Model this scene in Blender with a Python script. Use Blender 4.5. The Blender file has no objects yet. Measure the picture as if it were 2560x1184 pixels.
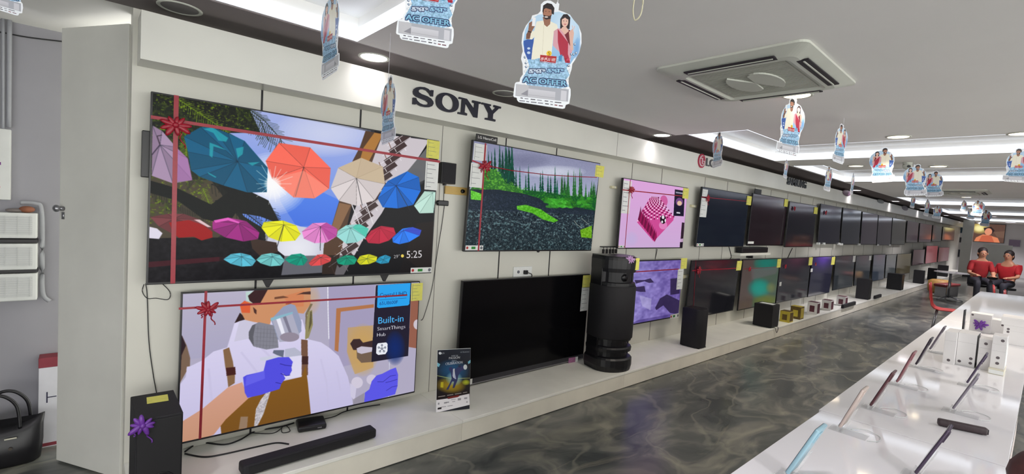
import bpy, bmesh, math, random
import numpy as np
from mathutils import Vector, Matrix, Euler
random.seed(7)
rng = np.random.RandomState(3)
S = bpy.context.scene
COL = S.collection
R = math.radians
PI = math.pi

# ------------------------------------------------------------------ camera, world, exposure
CAM_Z = 1.61
F_PX = 1205.0
YAW, PITCH, ROLL = R(41.72), R(-3.0), R(3.59)
_f = np.array([math.sin(YAW)*math.cos(PITCH), math.cos(YAW)*math.cos(PITCH), math.sin(PITCH)])
_r0 = np.array([math.cos(YAW), -math.sin(YAW), 0.0]); _u0 = np.cross(_r0, _f)
_r = math.cos(ROLL)*_r0 + math.sin(ROLL)*_u0
_u = -math.sin(ROLL)*_r0 + math.cos(ROLL)*_u0
cd = bpy.data.cameras.new('camera'); cam = bpy.data.objects.new('camera', cd); COL.objects.link(cam)
cd.sensor_fit = 'HORIZONTAL'; cd.sensor_width = 36.0; cd.lens = 36.0*F_PX/2560.0
cd.clip_start = 0.02; cd.clip_end = 200
_M = Matrix(((_r[0], _u[0], -_f[0], 0), (_r[1], _u[1], -_f[1], 0), (_r[2], _u[2], -_f[2], CAM_Z), (0, 0, 0, 1)))
cam.matrix_world = _M
S.camera = cam
S.view_settings.view_transform = 'Standard'; S.view_settings.look = 'None'
S.view_settings.exposure = 0.0; S.view_settings.gamma = 1.0; S.view_settings.use_curve_mapping = False
try:
    S.cycles.use_denoising = True; S.cycles.max_bounces = 8; S.cycles.sample_clamp_indirect = 6.0
except Exception: pass
W = bpy.data.worlds.new('world'); S.world = W; W.use_nodes = True
W.node_tree.nodes['Background'].inputs[0].default_value = (0.97, 0.97, 0.94, 1)
W.node_tree.nodes['Background'].inputs[1].default_value = 4.9
LAMP_W = 10.0

CEIL = CAM_Z + 0.91
def ray(x, y): return (x-1280)/F_PX*_r-(y-592)/F_PX*_u+_f
def _o(v): return np.array([v[0], v[1], v[2]+CAM_Z])
def onz(x, y, z): v = ray(x, y); return _o(v*(z-CAM_Z)/v[2])
def ony(x, y, Y): v = ray(x, y); return _o(v*Y/v[1])
def onx(x, y, X): v = ray(x, y); return _o(v*X/v[0])
def ond(x, y, d): return _o(ray(x, y)*d)
def pj(P):
    P = np.asarray(P, float)-np.array([0, 0, CAM_Z]); z = P@_f
    return np.array([1280+F_PX*(P@_r)/z, 592-F_PX*(P@_u)/z])

# ------------------------------------------------------------------ materials
def s2l(c):
    c = np.asarray(c, float)/255.0
    return np.where(c <= 0.04045, c/12.92, ((c+0.055)/1.055)**2.4)
MATS = {}
def mat(name, rgb, rough=0.5, metal=0.0, spec=0.5, coat=0.0, trans=0.0, alpha=1.0, noise=0.06, nscale=12.0, emit=None, es=1.0, sheen=0.0):
    if name in MATS: return MATS[name]
    m = bpy.data.materials.new(name); m.use_nodes = True
    nt = m.node_tree; b = nt.nodes['Principled BSDF']
    c = s2l(rgb)
    if noise > 0:
        tc = nt.nodes.new('ShaderNodeTexCoord'); n = nt.nodes.new('ShaderNodeTexNoise'); n.inputs['Scale'].default_value = nscale; n.inputs['Detail'].default_value = 4
        nt.links.new(tc.outputs['Object'], n.inputs['Vector'])
        cr = nt.nodes.new('ShaderNodeValToRGB')
        cr.color_ramp.elements[0].position = 0.3; cr.color_ramp.elements[1].position = 0.7
        cr.color_ramp.elements[0].color = (*(c*(1-noise)), 1); cr.color_ramp.elements[1].color = (*np.minimum(c*(1+noise), 1), 1)
        nt.links.new(n.outputs[0], cr.inputs[0]); nt.links.new(cr.outputs[0], b.inputs['Base Color'])
    else:
        b.inputs['Base Color'].default_value = (*c, 1)
    b.inputs['Roughness'].default_value = rough; b.inputs['Metallic'].default_value = metal
    b.inputs['Specular IOR Level'].default_value = spec
    b.inputs['Coat Weight'].default_value = coat; b.inputs['Coat Roughness'].default_value = 0.05
    b.inputs['Transmission Weight'].default_value = trans; b.inputs['Alpha'].default_value = alpha
    if emit is not None:
        b.inputs['Emission Color'].default_value = (*s2l(emit), 1); b.inputs['Emission Strength'].default_value = es
    MATS[name] = m; return m

M_white = mat('white_laminate', (226, 226, 218), 0.35, noise=0.03, nscale=3)
M_wall = mat('white_panel', (212, 211, 201), 0.4, noise=0.03, nscale=2)
M_ledge = mat('ledge_laminate', (240, 240, 232), 0.3, noise=0.04, nscale=5)
M_dirt = mat('ledge_front', (232, 228, 214), 0.4, noise=0.07, nscale=4)
M_ceil = mat('ceiling_paint', (244, 243, 240), 0.8, noise=0.02, nscale=1.5)
M_shade = mat('ceiling_shade_far', (84, 74, 74), 0.7, noise=0.1, nscale=2)  # shade along the far fascia, put into the ceiling colour
M_black = mat('black_plastic', (18, 18, 22), 0.35, noise=0.1)
M_bezel = mat('bezel_black', (14, 14, 20), 0.3, noise=0.05)
M_screen_off = mat('dark_glass', (9, 9, 12), 0.16, spec=0.12, noise=0.0)
M_cloth = mat('speaker_grille', (24, 23, 28), 0.75, noise=0.2, nscale=150)
M_joint = mat('black_track', (22, 20, 24), 0.5, noise=0.05)
M_seam = mat('panel_seam', (120, 118, 112), 0.7, noise=0.05)
M_metal = mat('steel', (150, 150, 155), 0.3, metal=0.9, noise=0.05)
M_yel = mat('yellow_paper', (226, 222, 108), 0.7, noise=0.06, nscale=30)
M_wlab = mat('white_paper', (228, 230, 228), 0.6, noise=0.03, nscale=30)
M_ink = mat('grey_ink', (104, 106, 114), 0.7, noise=0)
M_green = mat('green_ink', (40, 130, 50), 0.7, noise=0)
M_ribbon = mat('red_ribbon', (156, 22, 44), 0.35, noise=0.1, nscale=40)
M_ribpink = mat('purple_ribbon', (104, 50, 150), 0.35, noise=0.15, nscale=40)
M_navy = mat('navy_letter', (26, 27, 44), 0.35, noise=0.1)
M_cable = mat('black_cable', (20, 20, 24), 0.5, noise=0)
M_wcable = mat('clear_cable', (205, 208, 208), 0.3, noise=0)
M_wood = mat('pine_plank', (206, 172, 100), 0.5, noise=0.2, nscale=6)
M_string = mat('white_string', (230, 230, 235), 0.5, noise=0)
M_tab = mat('glossy_white_top', (236, 235, 238), 0.06, spec=0.6, noise=0.012, nscale=2)
M_tabside = mat('counter_side', (232, 222, 218), 0.4, noise=0.03)
M_red = mat('red_plastic', (176, 44, 44), 0.4, noise=0.08)
M_skin = mat('skin', (178, 126, 98), 0.6, noise=0.06)
M_hair = mat('dark_hair', (34, 24, 24), 0.6, noise=0.3, nscale=40)
M_redshirt = mat('red_shirt', (148, 26, 32), 0.8, noise=0.15, nscale=8)
M_dkcloth = mat('dark_trousers', (34, 34, 44), 0.8, noise=0.1)
M_acrylic = mat('clear_acrylic', (232, 234, 234), 0.12, alpha=0.28, noise=0)
M_acwhite = mat('cassette_white', (205, 208, 198), 0.45, noise=0.03, nscale=6)
M_acdark = mat('vent_dark', (36, 30, 38), 0.6, noise=0.1)
M_lens = mat('lamp_lens', (255, 250, 255), 0.4, noise=0, emit=(255, 246, 255), es=7.0)
M_lensw = mat('lamp_lens_warm', (255, 240, 215), 0.4, noise=0, emit=(255, 232, 196), es=6.0)
M_cove = mat('cove_strip', (240, 244, 250), 0.5, noise=0, emit=(226, 234, 248), es=1.6)

def img_mat(name, img, rough=0.35, emit=False, es=1.0, spec=0.5):
    m = bpy.data.materials.new(name); m.use_nodes = True
    nt = m.node_tree; b = nt.nodes['Principled BSDF']
    t = nt.nodes.new('ShaderNodeTexImage'); t.image = img; t.extension = 'EXTEND'
    uv = nt.nodes.new('ShaderNodeUVMap'); uv.uv_map = 'UVMap'
    nt.links.new(uv.outputs[0], t.inputs[0])
    if emit:
        b.inputs['Base Color'].default_value = (0.004, 0.004, 0.005, 1)
        nt.links.new(t.outputs[0], b.inputs['Emission Color']); b.inputs['Emission Strength'].default_value = es
    else: nt.links.new(t.outputs[0], b.inputs['Base Color'])
    b.inputs['Roughness'].default_value = rough; b.inputs['Specular IOR Level'].default_value = spec
    return m

# ------------------------------------------------------------------ mesh helpers
class MB:
    def __init__(s): s.bm = bmesh.new()
    def box(s, lo, hi, bev=0.0, seg=2, M=None):
        vs = [s.bm.verts.new((x, y, z)) for x in (lo[0], hi[0]) for y in (lo[1], hi[1]) for z in (lo[2], hi[2])]
        fs = [(0, 1, 3, 2), (4, 6, 7, 5), (0, 4, 5, 1), (2, 3, 7, 6), (0, 2, 6, 4), (1, 5, 7, 3)]
        F = [s.bm.faces.new([vs[i] for i in f]) for f in fs]
        if M is not None: bmesh.ops.transform(s.bm, matrix=M, verts=vs)
        if bev > 0:
            es = list({e for f in F for e in f.edges})
            bmesh.ops.bevel(s.bm, geom=es, offset=bev, segments=seg, profile=0.5, affect='EDGES')
        return s
    def prism(s, pts, a, b, axis='z', bev=0.0, M=None):
        """outline pts (2D) extruded from a to b along axis"""
        def P(p, t):
            if axis == 'z': return (p[0], p[1], t)
            if axis == 'y': return (p[0], t, p[1])
            return (t, p[0], p[1])
        A = [s.bm.verts.new(P(p, a)) for p in pts]; B = [s.bm.verts.new(P(p, b)) for p in pts]
        n = len(pts); F = [s.bm.faces.new(A), s.bm.faces.new(B[::-1])]
        for i in range(n): F.append(s.bm.faces.new([A[i], B[i], B[(i+1) % n], A[(i+1) % n]]))
        if M is not None: bmesh.ops.transform(s.bm, matrix=M, verts=A+B)
        bmesh.ops.recalc_face_normals(s.bm, faces=F)
        if bev > 0:
            es = list({e for f in F[:2] for e in f.edges})
            bmesh.ops.bevel(s.bm, geom=es, offset=bev, segments=2, profile=0.5, affect='EDGES')
        return s
    def cyl(s, p0, p1, r0, r1=None, seg=20, caps=True):
        r1 = r0 if r1 is None else r1
        p0 = Vector(p0); p1 = Vector(p1); d = (p1-p0); q = d.to_track_quat('Z', 'Y')
        rings = []
        for p, r in ((p0, r0), (p1, r1)):
            rings.append([s.bm.verts.new(p+q@Vector((r*math.cos(2*PI*i/seg), r*math.sin(2*PI*i/seg), 0))) for i in range(seg)])
        for i in range(seg):
            j = (i+1) % seg; s.bm.faces.new([rings[0][i], rings[0][j], rings[1][j], rings[1][i]])
        if caps: s.bm.faces.new(rings[0][::-1]); s.bm.faces.new(rings[1])
        return s
    def tube(s, pts, r, seg=6, flat=None):
        pts = [Vector(p) for p in pts]; rings = []
        for i, p in enumerate(pts):
            d = (pts[min(i+1, len(pts)-1)]-pts[max(i-1, 0)])
            if d.length < 1e-9: d = Vector((0, 0, 1))
            q = d.to_track_quat('Z', 'Y'); rr = r[i] if isinstance(r, (list, tuple)) else r
            rings.append([s.bm.verts.new(p+q@Vector((rr*math.cos(2*PI*k/seg), rr*math.sin(2*PI*k/seg)*(flat or 1), 0))) for k in range(seg)])
        for a, b in zip(rings, rings[1:]):
            for k in range(seg):
                j = (k+1) % seg; s.bm.faces.new([a[k], a[j], b[j], b[k]])
        s.bm.faces.new(rings[0][::-1]); s.bm.faces.new(rings[-1])
        return s
    def ell(s, c, rad, seg=16, rings=10, M=None):
        r = bmesh.ops.create_uvsphere(s.bm, u_segments=seg, v_segments=rings, radius=1.0)
        mm = Matrix.Translation(Vector(c)) @ (M or Matrix.Identity(4)) @ Matrix.Diagonal((*rad, 1))
        bmesh.ops.transform(s.bm, matrix=mm, verts=r['verts']); return s
    def lathe(s, prof, c=(0, 0, 0), seg=24):
        rr = []
        for (r, z) in prof: rr.append([s.bm.verts.new((c[0]+r*math.cos(2*PI*i/seg), c[1]+r*math.sin(2*PI*i/seg), c[2]+z)) for i in range(seg)])
        for a, b in zip(rr, rr[1:]):
            for i in range(seg):
                j = (i+1) % seg; s.bm.faces.new([a[i], a[j], b[j], b[i]])
        s.bm.faces.new(rr[0][::-1]); s.bm.faces.new(rr[-1]); return s
    def build(s, name, m, parent=None, smooth=False, uv=None):
        me = bpy.data.meshes.new(name); s.bm.normal_update()
        if uv:  # planar mapping: (x0, x1, z0, z1) in local x / z
            L = s.bm.loops.layers.uv.new('UVMap')
            for f in s.bm.faces:
                for l in f.loops: l[L].uv = ((l.vert.co.x-uv[0])/(uv[1]-uv[0]), (l.vert.co.z-uv[2])/(uv[3]-uv[2]))
        s.bm.to_mesh(me); s.bm.free(); me.materials.append(m)
        if smooth:
            for p in me.polygons: p.use_smooth = True
        o = bpy.data.objects.new(name, me); COL.objects.link(o)
        if parent is not None: o.parent = parent
        return o
def tag(o, label, cat, group=None, kind=None):
    if label: o['label'] = label
    if cat: o['category'] = cat
    if group: o['group'] = group
    if kind: o['kind'] = kind
    return o
def thing(name, label, cat, loc=(0, 0, 0), rot=(0, 0, 0), group=None):
    o = bpy.data.objects.new(name, None); COL.objects.link(o); o.location = loc; o.rotation_euler = rot; o.empty_display_size = 0.05
    return tag(o, label, cat, group)
def struct(name, mb, m, smooth=False):
    o = mb.build(name, m, None, smooth); o['kind'] = 'structure'; return o
KIDS = {}
def copy_tree(o, parent=None):
    c = o.copy(); COL.objects.link(c)
    if parent is not None: c.parent = parent
    for ch in [x for x in bpy.data.objects if x.parent == o]: copy_tree(ch, c)
    return c
def smooth_path(pts, n=6):
    P = [Vector(p) for p in pts]; out = []
    for i in range(len(P)-1):
        p0 = P[max(i-1, 0)]; p1 = P[i]; p2 = P[i+1]; p3 = P[min(i+2, len(P)-1)]
        for k in range(n):
            t = k/n
            out.append(0.5*((2*p1)+(-p0+p2)*t+(2*p0-5*p1+4*p2-p3)*t*t+(-p0+3*p1-3*p2+p3)*t**3))
    out.append(P[-1]); return out

# ------------------------------------------------------------------ text as triangles
def text_tris(s):
    cu = bpy.data.curves.new('t', 'FONT'); cu.body = s; cu.size = 1.0; cu.resolution_u = 3
    o = bpy.data.objects.new('t', cu); COL.objects.link(o)
    dg = bpy.context.evaluated_depsgraph_get(); dg.update()
    me = o.evaluated_get(dg).to_mesh(); me.calc_loop_triangles()
    V = np.array([v.co[:2] for v in me.vertices]).reshape(-1, 2); T = [tuple(t.vertices) for t in me.loop_triangles]
    o.evaluated_get(dg).to_mesh_clear(); bpy.data.objects.remove(o); bpy.data.curves.remove(cu)
    return V, T
def text_mesh(name, s, m, parent, x0, z0, w, h, y, depth=0.004, bold=0.0):
    """raised lettering in the local xz plane facing -y; box x0,z0,w,h"""
    cu = bpy.data.curves.new('t', 'FONT'); cu.body = s; cu.size = 1.0; cu.extrude = 0.5; cu.offset = bold; cu.resolution_u = 4
    o = bpy.data.objects.new('t', cu); COL.objects.link(o)
    dg = bpy.context.evaluated_depsgraph_get(); dg.update()
    me = bpy.data.meshes.new_from_object(o.evaluated_get(dg)); bpy.data.objects.remove(o); bpy.data.curves.remove(cu)
    V = np.array([v.co[:] for v in me.vertices]); lo = V.min(0); hi = V.max(0)
    for v in me.vertices:
        a = (v.co.x-lo[0])/(hi[0]-lo[0])*w+x0; b = (v.co.y-lo[1])/(hi[1]-lo[1])*h+z0
        v.co = (a, y-depth*(v.co.z+0.5), b)
    me.materials.clear(); me.materials.append(m)
    q = bpy.data.objects.new(name, me); COL.objects.link(q); q.parent = parent; return q

# ------------------------------------------------------------------ painter for screen pictures and prints
def homog(src, dst):
    A = []
    for (x, y), (X, Y) in zip(src, dst):
        A.append([x, y, 1, 0, 0, 0, -X*x, -X*y, -X]); A.append([0, 0, 0, x, y, 1, -Y*x, -Y*y, -Y])
    return np.linalg.svd(np.array(A, float))[2][-1].reshape(3, 3)
class Paint:
    def __init__(s, w, h, bg=(0, 0, 0), quad=None):
        s.w, s.h = w, h; s.a = np.zeros((h, w, 3), np.float32); s.a[:] = np.array(bg, float)/255
        s.H = homog(quad, [(0, 0), (w, 0), (w, h), (0, h)]) if quad is not None else np.eye(3)
        s.ox = s.oy = 0.0; s.sc = 1.0
    def frame(s, ox=0, oy=0, sc=1.0): s.ox, s.oy, s.sc = ox, oy, sc; return s
    def m(s, pts):
        P = np.asarray(pts, float).reshape(-1, 2)/s.sc+np.array([s.ox, s.oy])
        q = np.c_[P, np.ones(len(P))]@s.H.T; return q[:, :2]/q[:, 2:]
    def _mask(s, Q):
        x0 = max(int(Q[:, 0].min())-1, 0); x1 = min(int(Q[:, 0].max())+2, s.w); y0 = max(int(Q[:, 1].min())-1, 0); y1 = min(int(Q[:, 1].max())+2, s.h)
        if x1 <= x0 or y1 <= y0: return None
        acc = np.zeros((y1-y0, x1-x0), np.float32)
        gx = np.arange(x0, x1)+0.5
        for sub in (0.25, 0.75):
            gy = np.arange(y0, y1)+sub; ins = np.zeros((y1-y0, x1-x0), bool)
            for i in range(len(Q)):
                xa, ya = Q[i]; xb, yb = Q[(i+1) % len(Q)]
                if ya == yb: continue
                c = (ya > gy) != (yb > gy)
                if not c.any(): continue
                xi = xa+(gy[c]-ya)/(yb-ya)*(xb-xa)
                ins[c] ^= gx[None, :] < xi[:, None]
            acc += ins*0.5
        return x0, x1, y0, y1, acc
    def _fill(s, Q, c, al=1.0, c2=None, horiz=False):
        r = s._mask(Q)
        if r is None: return s
        x0, x1, y0, y1, a = r; c = np.array(c, np.float32)/255
        if c2 is not None:
            c2 = np.array(c2, np.float32)/255
            if horiz: t = ((np.arange(x0, x1)-Q[:, 0].min())/max(np.ptp(Q[:, 0]), 1)).clip(0, 1)[None, :, None]
            else: t = ((np.arange(y0, y1)-Q[:, 1].min())/max(np.ptp(Q[:, 1]), 1)).clip(0, 1)[:, None, None]
            c = c*(1-t)+c2*t
        a = (a*al)[..., None]
        s.a[y0:y1, x0:x1] = s.a[y0:y1, x0:x1]*(1-a)+c*a; return s
    def poly(s, pts, c, al=1.0, c2=None, horiz=False): return s._fill(s.m(pts), c, al, c2, horiz)
    def line(s, pts, c, w=1.5, al=1.0):
        Q = s.m(pts); w = w*s.lw()/2
        for a, b in zip(Q, Q[1:]):
            d = b-a; L = np.hypot(*d)
            if L < 1e-6: continue
            n = np.array([-d[1], d[0]])/L*w; s._fill(np.array([a+n, b+n, b-n, a-n]), c, al)
        return s
    def lw(s): return getattr(s, 'k', 1.0)
    def ell(s, c, rx, ry, col, al=1.0, c2=None, n=28, soft=False):
        t = np.linspace(0, 2*PI, n, endpoint=False)
        if soft:
            for k in range(14): s.poly(np.c_[c[0]+rx*(1-k/14)*np.cos(t), c[1]+ry*(1-k/14)*np.sin(t)], col, al*0.16)
            return s
        return s.poly(np.c_[c[0]+rx*np.cos(t), c[1]+ry*np.sin(t)], col, al, c2)
    def text(s, st, p0, p1, hgt, col, al=1.0, up=None):
        """baseline from p0 to p1 (photo points), cap height hgt"""
        V, T = text_tris(st)
        if len(V) == 0: return s
        lo = V.min(0); hi = V.max(0); ztop = max(hi[1], 0.7)
        p0 = np.array(p0, float); p1 = np.array(p1, float); d = p1-p0
        u = np.array(up, float) if up is not None else np.array([0, -1.0])
        P = p0+np.outer((V[:, 0]-lo[0])/(hi[0]-lo[0]), d)+np.outer(V[:, 1]/ztop, u*hgt)
        Q = s.m(P); mk = np.zeros((s.h, s.w), np.float32)
        for t in T:
            r = s._mask(Q[list(t)])
            if r is None: continue
            x0, x1, y0, y1, a = r; mk[y0:y1, x0:x1] = np.maximum(mk[y0:y1, x0:x1], a)
        a = (mk*al)[..., None]; s.a = s.a*(1-a)+np.array(col, np.float32)/255*a; return s
    def noise(s, pts, amt, cell=6, cols=None, thr=None, al=1.0):
        r = s._mask(s.m(pts))
        if r is None: return s
        x0, x1, y0, y1, a = r; hh, ww = a.shape
        def lay(c):
            g = rng.rand(hh//c+3, ww//c+3); yy = np.arange(hh)/c; xx = np.arange(ww)/c
            yi = yy.astype(int); xi = xx.astype(int); fy = (yy-yi)[:, None]; fx = (xx-xi)[None, :]
            return (g[yi][:, xi]*(1-fy)*(1-fx)+g[yi+1][:, xi]*fy*(1-fx)+g[yi][:, xi+1]*(1-fy)*fx+g[yi+1][:, xi+1]*fy*fx)
        n = lay(cell)*0.6+lay(max(cell//2, 1))*0.4
        if cols is not None:
            t = ((n-thr[0])/(thr[1]-thr[0])).clip(0, 1)*al*a
            s.a[y0:y1, x0:x1] = s.a[y0:y1, x0:x1]*(1-t[..., None])+np.array(cols, np.float32)/255*t[..., None]
        else: s.a[y0:y1, x0:x1] += ((n-0.5)*amt*a)[..., None]
        return s
    def blur(s, k):
        for _ in range(2):
            for ax in (0, 1):
                p = np.pad(s.a, [(k, k) if i == ax else (0, 0) for i in range(3)], 'edge'); c = np.cumsum(p, axis=ax)
                c = np.concatenate([np.zeros_like(np.take(c, [0], ax)), c], ax); n = s.a.shape[ax]
                s.a = ((np.take(c, range(2*k+1, 2*k+1+n), ax)-np.take(c, range(n), ax))/(2*k+1)).astype(np.float32)
        return s
    def image(s, name):
        im = bpy.data.images.new(name, s.w, s.h); o = np.ones((s.h, s.w, 4), np.float32); o[..., :3] = s.a.clip(0, 1)
        im.pixels.foreach_set(o[::-1].ravel()); im.update(); im.pack(); return im
def canvas(quad, k=1.7, bg=(0, 0, 0), wmax=1500):
    q = np.array(quad, float); w = max(np.hypot(*(q[1]-q[0])), np.hypot(*(q[2]-q[3]))); h = max(np.hypot(*(q[3]-q[0])), np.hypot(*(q[2]-q[1])))
    p = Paint(int(w*k), int(h*k), bg, quad); p.k = k; return p

# ================================================================== THE SETTING
WALL_Y, FAS_Y, LED_Y = 3.17, 2.98, 2.60
LED_Z = 0.155
XE = 33.0
# floor: grey marble look with swirls
def floor_mat():
    m = bpy.data.materials.new('swirled_grey_marble'); m.use_nodes = True; nt = m.node_tree; b = nt.nodes['Principled BSDF']; N = nt.nodes.new; L = nt.links.new
    tc = N('ShaderNodeTexCoord'); mp = N('ShaderNodeMapping'); mp.inputs['Rotation'].default_value = (0, 0, 0.5); mp.inputs['Scale'].default_value = (1, 2.0, 1); L(tc.outputs['Object'], mp.inputs[0])
    n0 = N('ShaderNodeTexNoise'); n0.inputs['Scale'].default_value = 0.9; n0.inputs['Detail'].default_value = 3; L(mp.outputs[0], n0.inputs['Vector'])
    mx = N('ShaderNodeMixRGB'); mx.blend_type = 'ADD'; mx.inputs[0].default_value = 1.4; L(mp.outputs[0], mx.inputs[1]); L(n0.outputs['Color'], mx.inputs[2])
    n1 = N('ShaderNodeTexNoise'); n1.inputs['Scale'].default_value = 1.5; n1.inputs['Detail'].default_value = 7; n1.inputs['Distortion'].default_value = 1.2; L(mx.outputs[0], n1.inputs['Vector'])
    cr = N('ShaderNodeValToRGB'); e = cr.color_ramp.elements
    e[0].position = 0.32; e[0].color = (*s2l((64, 68, 68)), 1); e[1].position = 0.72; e[1].color = (*s2l((140, 138, 126)), 1)
    k = cr.color_ramp.elements.new(0.5); k.color = (*s2l((92, 94, 91)), 1)
    L(n1.outputs[0], cr.inputs[0])
    wv = N('ShaderNodeTexWave'); wv.inputs['Scale'].default_value = 0.35; wv.inputs['Distortion'].default_value = 14; wv.inputs['Detail'].default_value = 4; wv.inputs['Detail Scale'].default_value = 1.2; L(mx.outputs[0], wv.inputs['Vector'])
    c2 = N('ShaderNodeValToRGB'); c2.color_ramp.elements[0].position = 0.965; c2.color_ramp.elements[0].color = (0, 0, 0, 1); c2.color_ramp.elements[1].position = 1.0; c2.color_ramp.elements[1].color = (0.22, 0.22, 0.22, 1); L(wv.outputs[0], c2.inputs[0])
    mm = N('ShaderNodeMixRGB'); L(c2.outputs[0], mm.inputs[0]); L(cr.outputs[0], mm.inputs[1]); mm.inputs[2].default_value = (*s2l((158, 156, 140)), 1)
    mp2 = N('ShaderNodeMapping'); mp2.inputs['Rotation'].default_value = (0, 0, 0.35); mp2.inputs['Scale'].default_value = (0.7, 6.0, 1); mxd = N('ShaderNodeMixRGB'); mxd.blend_type = 'ADD'; mxd.inputs[0].default_value = 0.5; L(tc.outputs['Object'], mxd.inputs[1]); L(n0.outputs['Color'], mxd.inputs[2]); L(mxd.outputs[0], mp2.inputs[0])
    n3 = N('ShaderNodeTexNoise'); n3.inputs['Scale'].default_value = 1.6; n3.inputs['Detail'].default_value = 6; n3.inputs['Roughness'].default_value = 0.62; n3.inputs['Distortion'].default_value = 0.6; L(mp2.outputs[0], n3.inputs['Vector'])
    c3 = N('ShaderNodeValToRGB'); c3.color_ramp.elements[0].position = 0.60; c3.color_ramp.elements[0].color = (0, 0, 0, 1); c3.color_ramp.elements[1].position = 0.74; c3.color_ramp.elements[1].color = (0.6, 0.6, 0.6, 1); L(n3.outputs[0], c3.inputs[0])
    m4 = N('ShaderNodeMixRGB'); L(c3.outputs[0], m4.inputs[0]); L(mm.outputs[0], m4.inputs[1]); m4.inputs[2].default_value = (*s2l((136, 132, 116)), 1)
    L(m4.outputs[0], b.inputs['Base Color']); b.inputs['Roughness'].default_value = 0.22; b.inputs['Specular IOR Level'].default_value = 0.5
    return m
struct('floor', MB().box((-5, -7, -0.1), (XE+1, 4.4, 0)), floor_mat())

# ceiling with recessed trays
TRAYS = [[(-2.6, 1.153, -3.5, 2.72)], [(5.8, 7.0, -4.5, 2.60), (4.68, 5.8, 2.0, 2.60)], [(8.35, 10.2, -4.5, 2.58), (7.66, 8.35, 2.2, 2.58)], [(14.4, 17.2, -4.5, 2.56)], [(19.3, 23.0, -4.5, 2.56)], [(26.0, 30.0, -4.5, 2.56)]]
gx = sorted({-5.0, XE+1, *[v for t in TRAYS for r in t for v in r[:2]]}); gy = sorted({-7.0, 4.4, *[v for t in TRAYS for r in t for v in r[2:]]})
def tray_at(x, y):
    for k, t in enumerate(TRAYS):
        if any(r[0] < x < r[1] and r[2] < y < r[3] for r in t): return k
    return -1
cb = MB()
for i in range(len(gx)-1):
    j = 0
    while j < len(gy)-1:
        k = tray_at((gx[i]+gx[i+1])/2, (gy[j]+gy[j+1])/2) >= 0; j2 = j+1
        while j2 < len(gy)-1 and (tray_at((gx[i]+gx[i+1])/2, (gy[j2]+gy[j2+1])/2) >= 0) == k: j2 += 1
        cb.box((gx[i], gy[j], CEIL+(0.13 if k else 0)), (gx[i+1], gy[j2], CEIL+0.3)); j = j2
ceiling = struct('ceiling', cb, M_ceil)
TL = ['glowing white cove strip around the ceiling recess at the upper left', 'glowing white cove strip around the ceiling recess beyond the air conditioner', 'glowing cove strip of the third ceiling recess from the camera', 'glowing cove strip of the fourth ceiling recess from the camera', 'glowing cove strip of the fifth ceiling recess, far down the shop', 'glowing cove strip of the farthest ceiling recess']
for i, t in enumerate(TRAYS):
    h = 0.065 if i == 0 else 0.08; m = MB(); e = 0.012; eps = 1e-3
    for (a, b_, c, d) in t:
        inside = lambda x, y: tray_at(x, y) == i
        if not inside((a+b_)/2, d+eps): m.box((a, d-e, CEIL), (b_, d, CEIL+h))
        if not inside((a+b_)/2, c-eps): m.box((a, c, CEIL), (b_, c+e, CEIL+h))
        if not inside(b_+eps, (c+d)/2): m.box((b_-e, c, CEIL), (b_, d, CEIL+h))
        if not inside(a-eps, d-0.1): m.box((a, c, CEIL), (a+e, d, CEIL+h))
        elif c < t[1][2] if len(t) > 1 else False: m.box((a, c, CEIL), (a+e, t[1][2], CEIL+h))
    tag(m.build('cove_light', M_cove), TL[i], 'cove light', 'cove strips in the ceiling recesses')
struct('shade_strip_1', MB().box((-0.2, 2.735, CEIL-0.004), (4.66, 3.17, CEIL)), mat('ceiling_shade_near', (128, 120, 120), 0.8, noise=0.05, nscale=2))  # thin sheet painting the softer ceiling shade over the near fascia
struct('shade_strip_2', MB().box((4.66, 2.62, CEIL-0.004), (XE, 3.17, CEIL)), M_shade)  # thin sheet painting the deep ceiling shade over the far fascia

# walls
wb = struct('wall_back', MB().box((0.175, WALL_Y, 0), (XE, WALL_Y+0.15, CEIL)), M_wall)
jx = [0.78, 1.39, 2.69, 3.32, 4.55, 5.16, 6.23, 6.9, 7.85, 8.5, 9.25, 9.9, 10.6, 11.3, 12.1, 12.9, 13.8, 14.7, 15.7, 16.7, 18, 19.3, 21, 23, 25, 27, 29]
for i, x in enumerate(jx):
    w = 0.011 if i < 4 else 0.008
    MB().box((x-w/2, WALL_Y-0.003, LED_Z), (x+w/2, WALL_Y, CEIL-0.25)).build('wall_track', M_joint if i < 4 else M_seam, wb)
MB().box((2.046, WALL_Y-0.002, LED_Z), (2.05, WALL_Y, CEIL-0.25)).build('panel_seam', M_seam, wb)
struct('wall_left', MB().box((-4.2, 4.08, 0), (0.5, 4.2, CEIL)), mat('grey_wall', (142, 141, 148), 0.7, noise=0.08, nscale=1.5))
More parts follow.
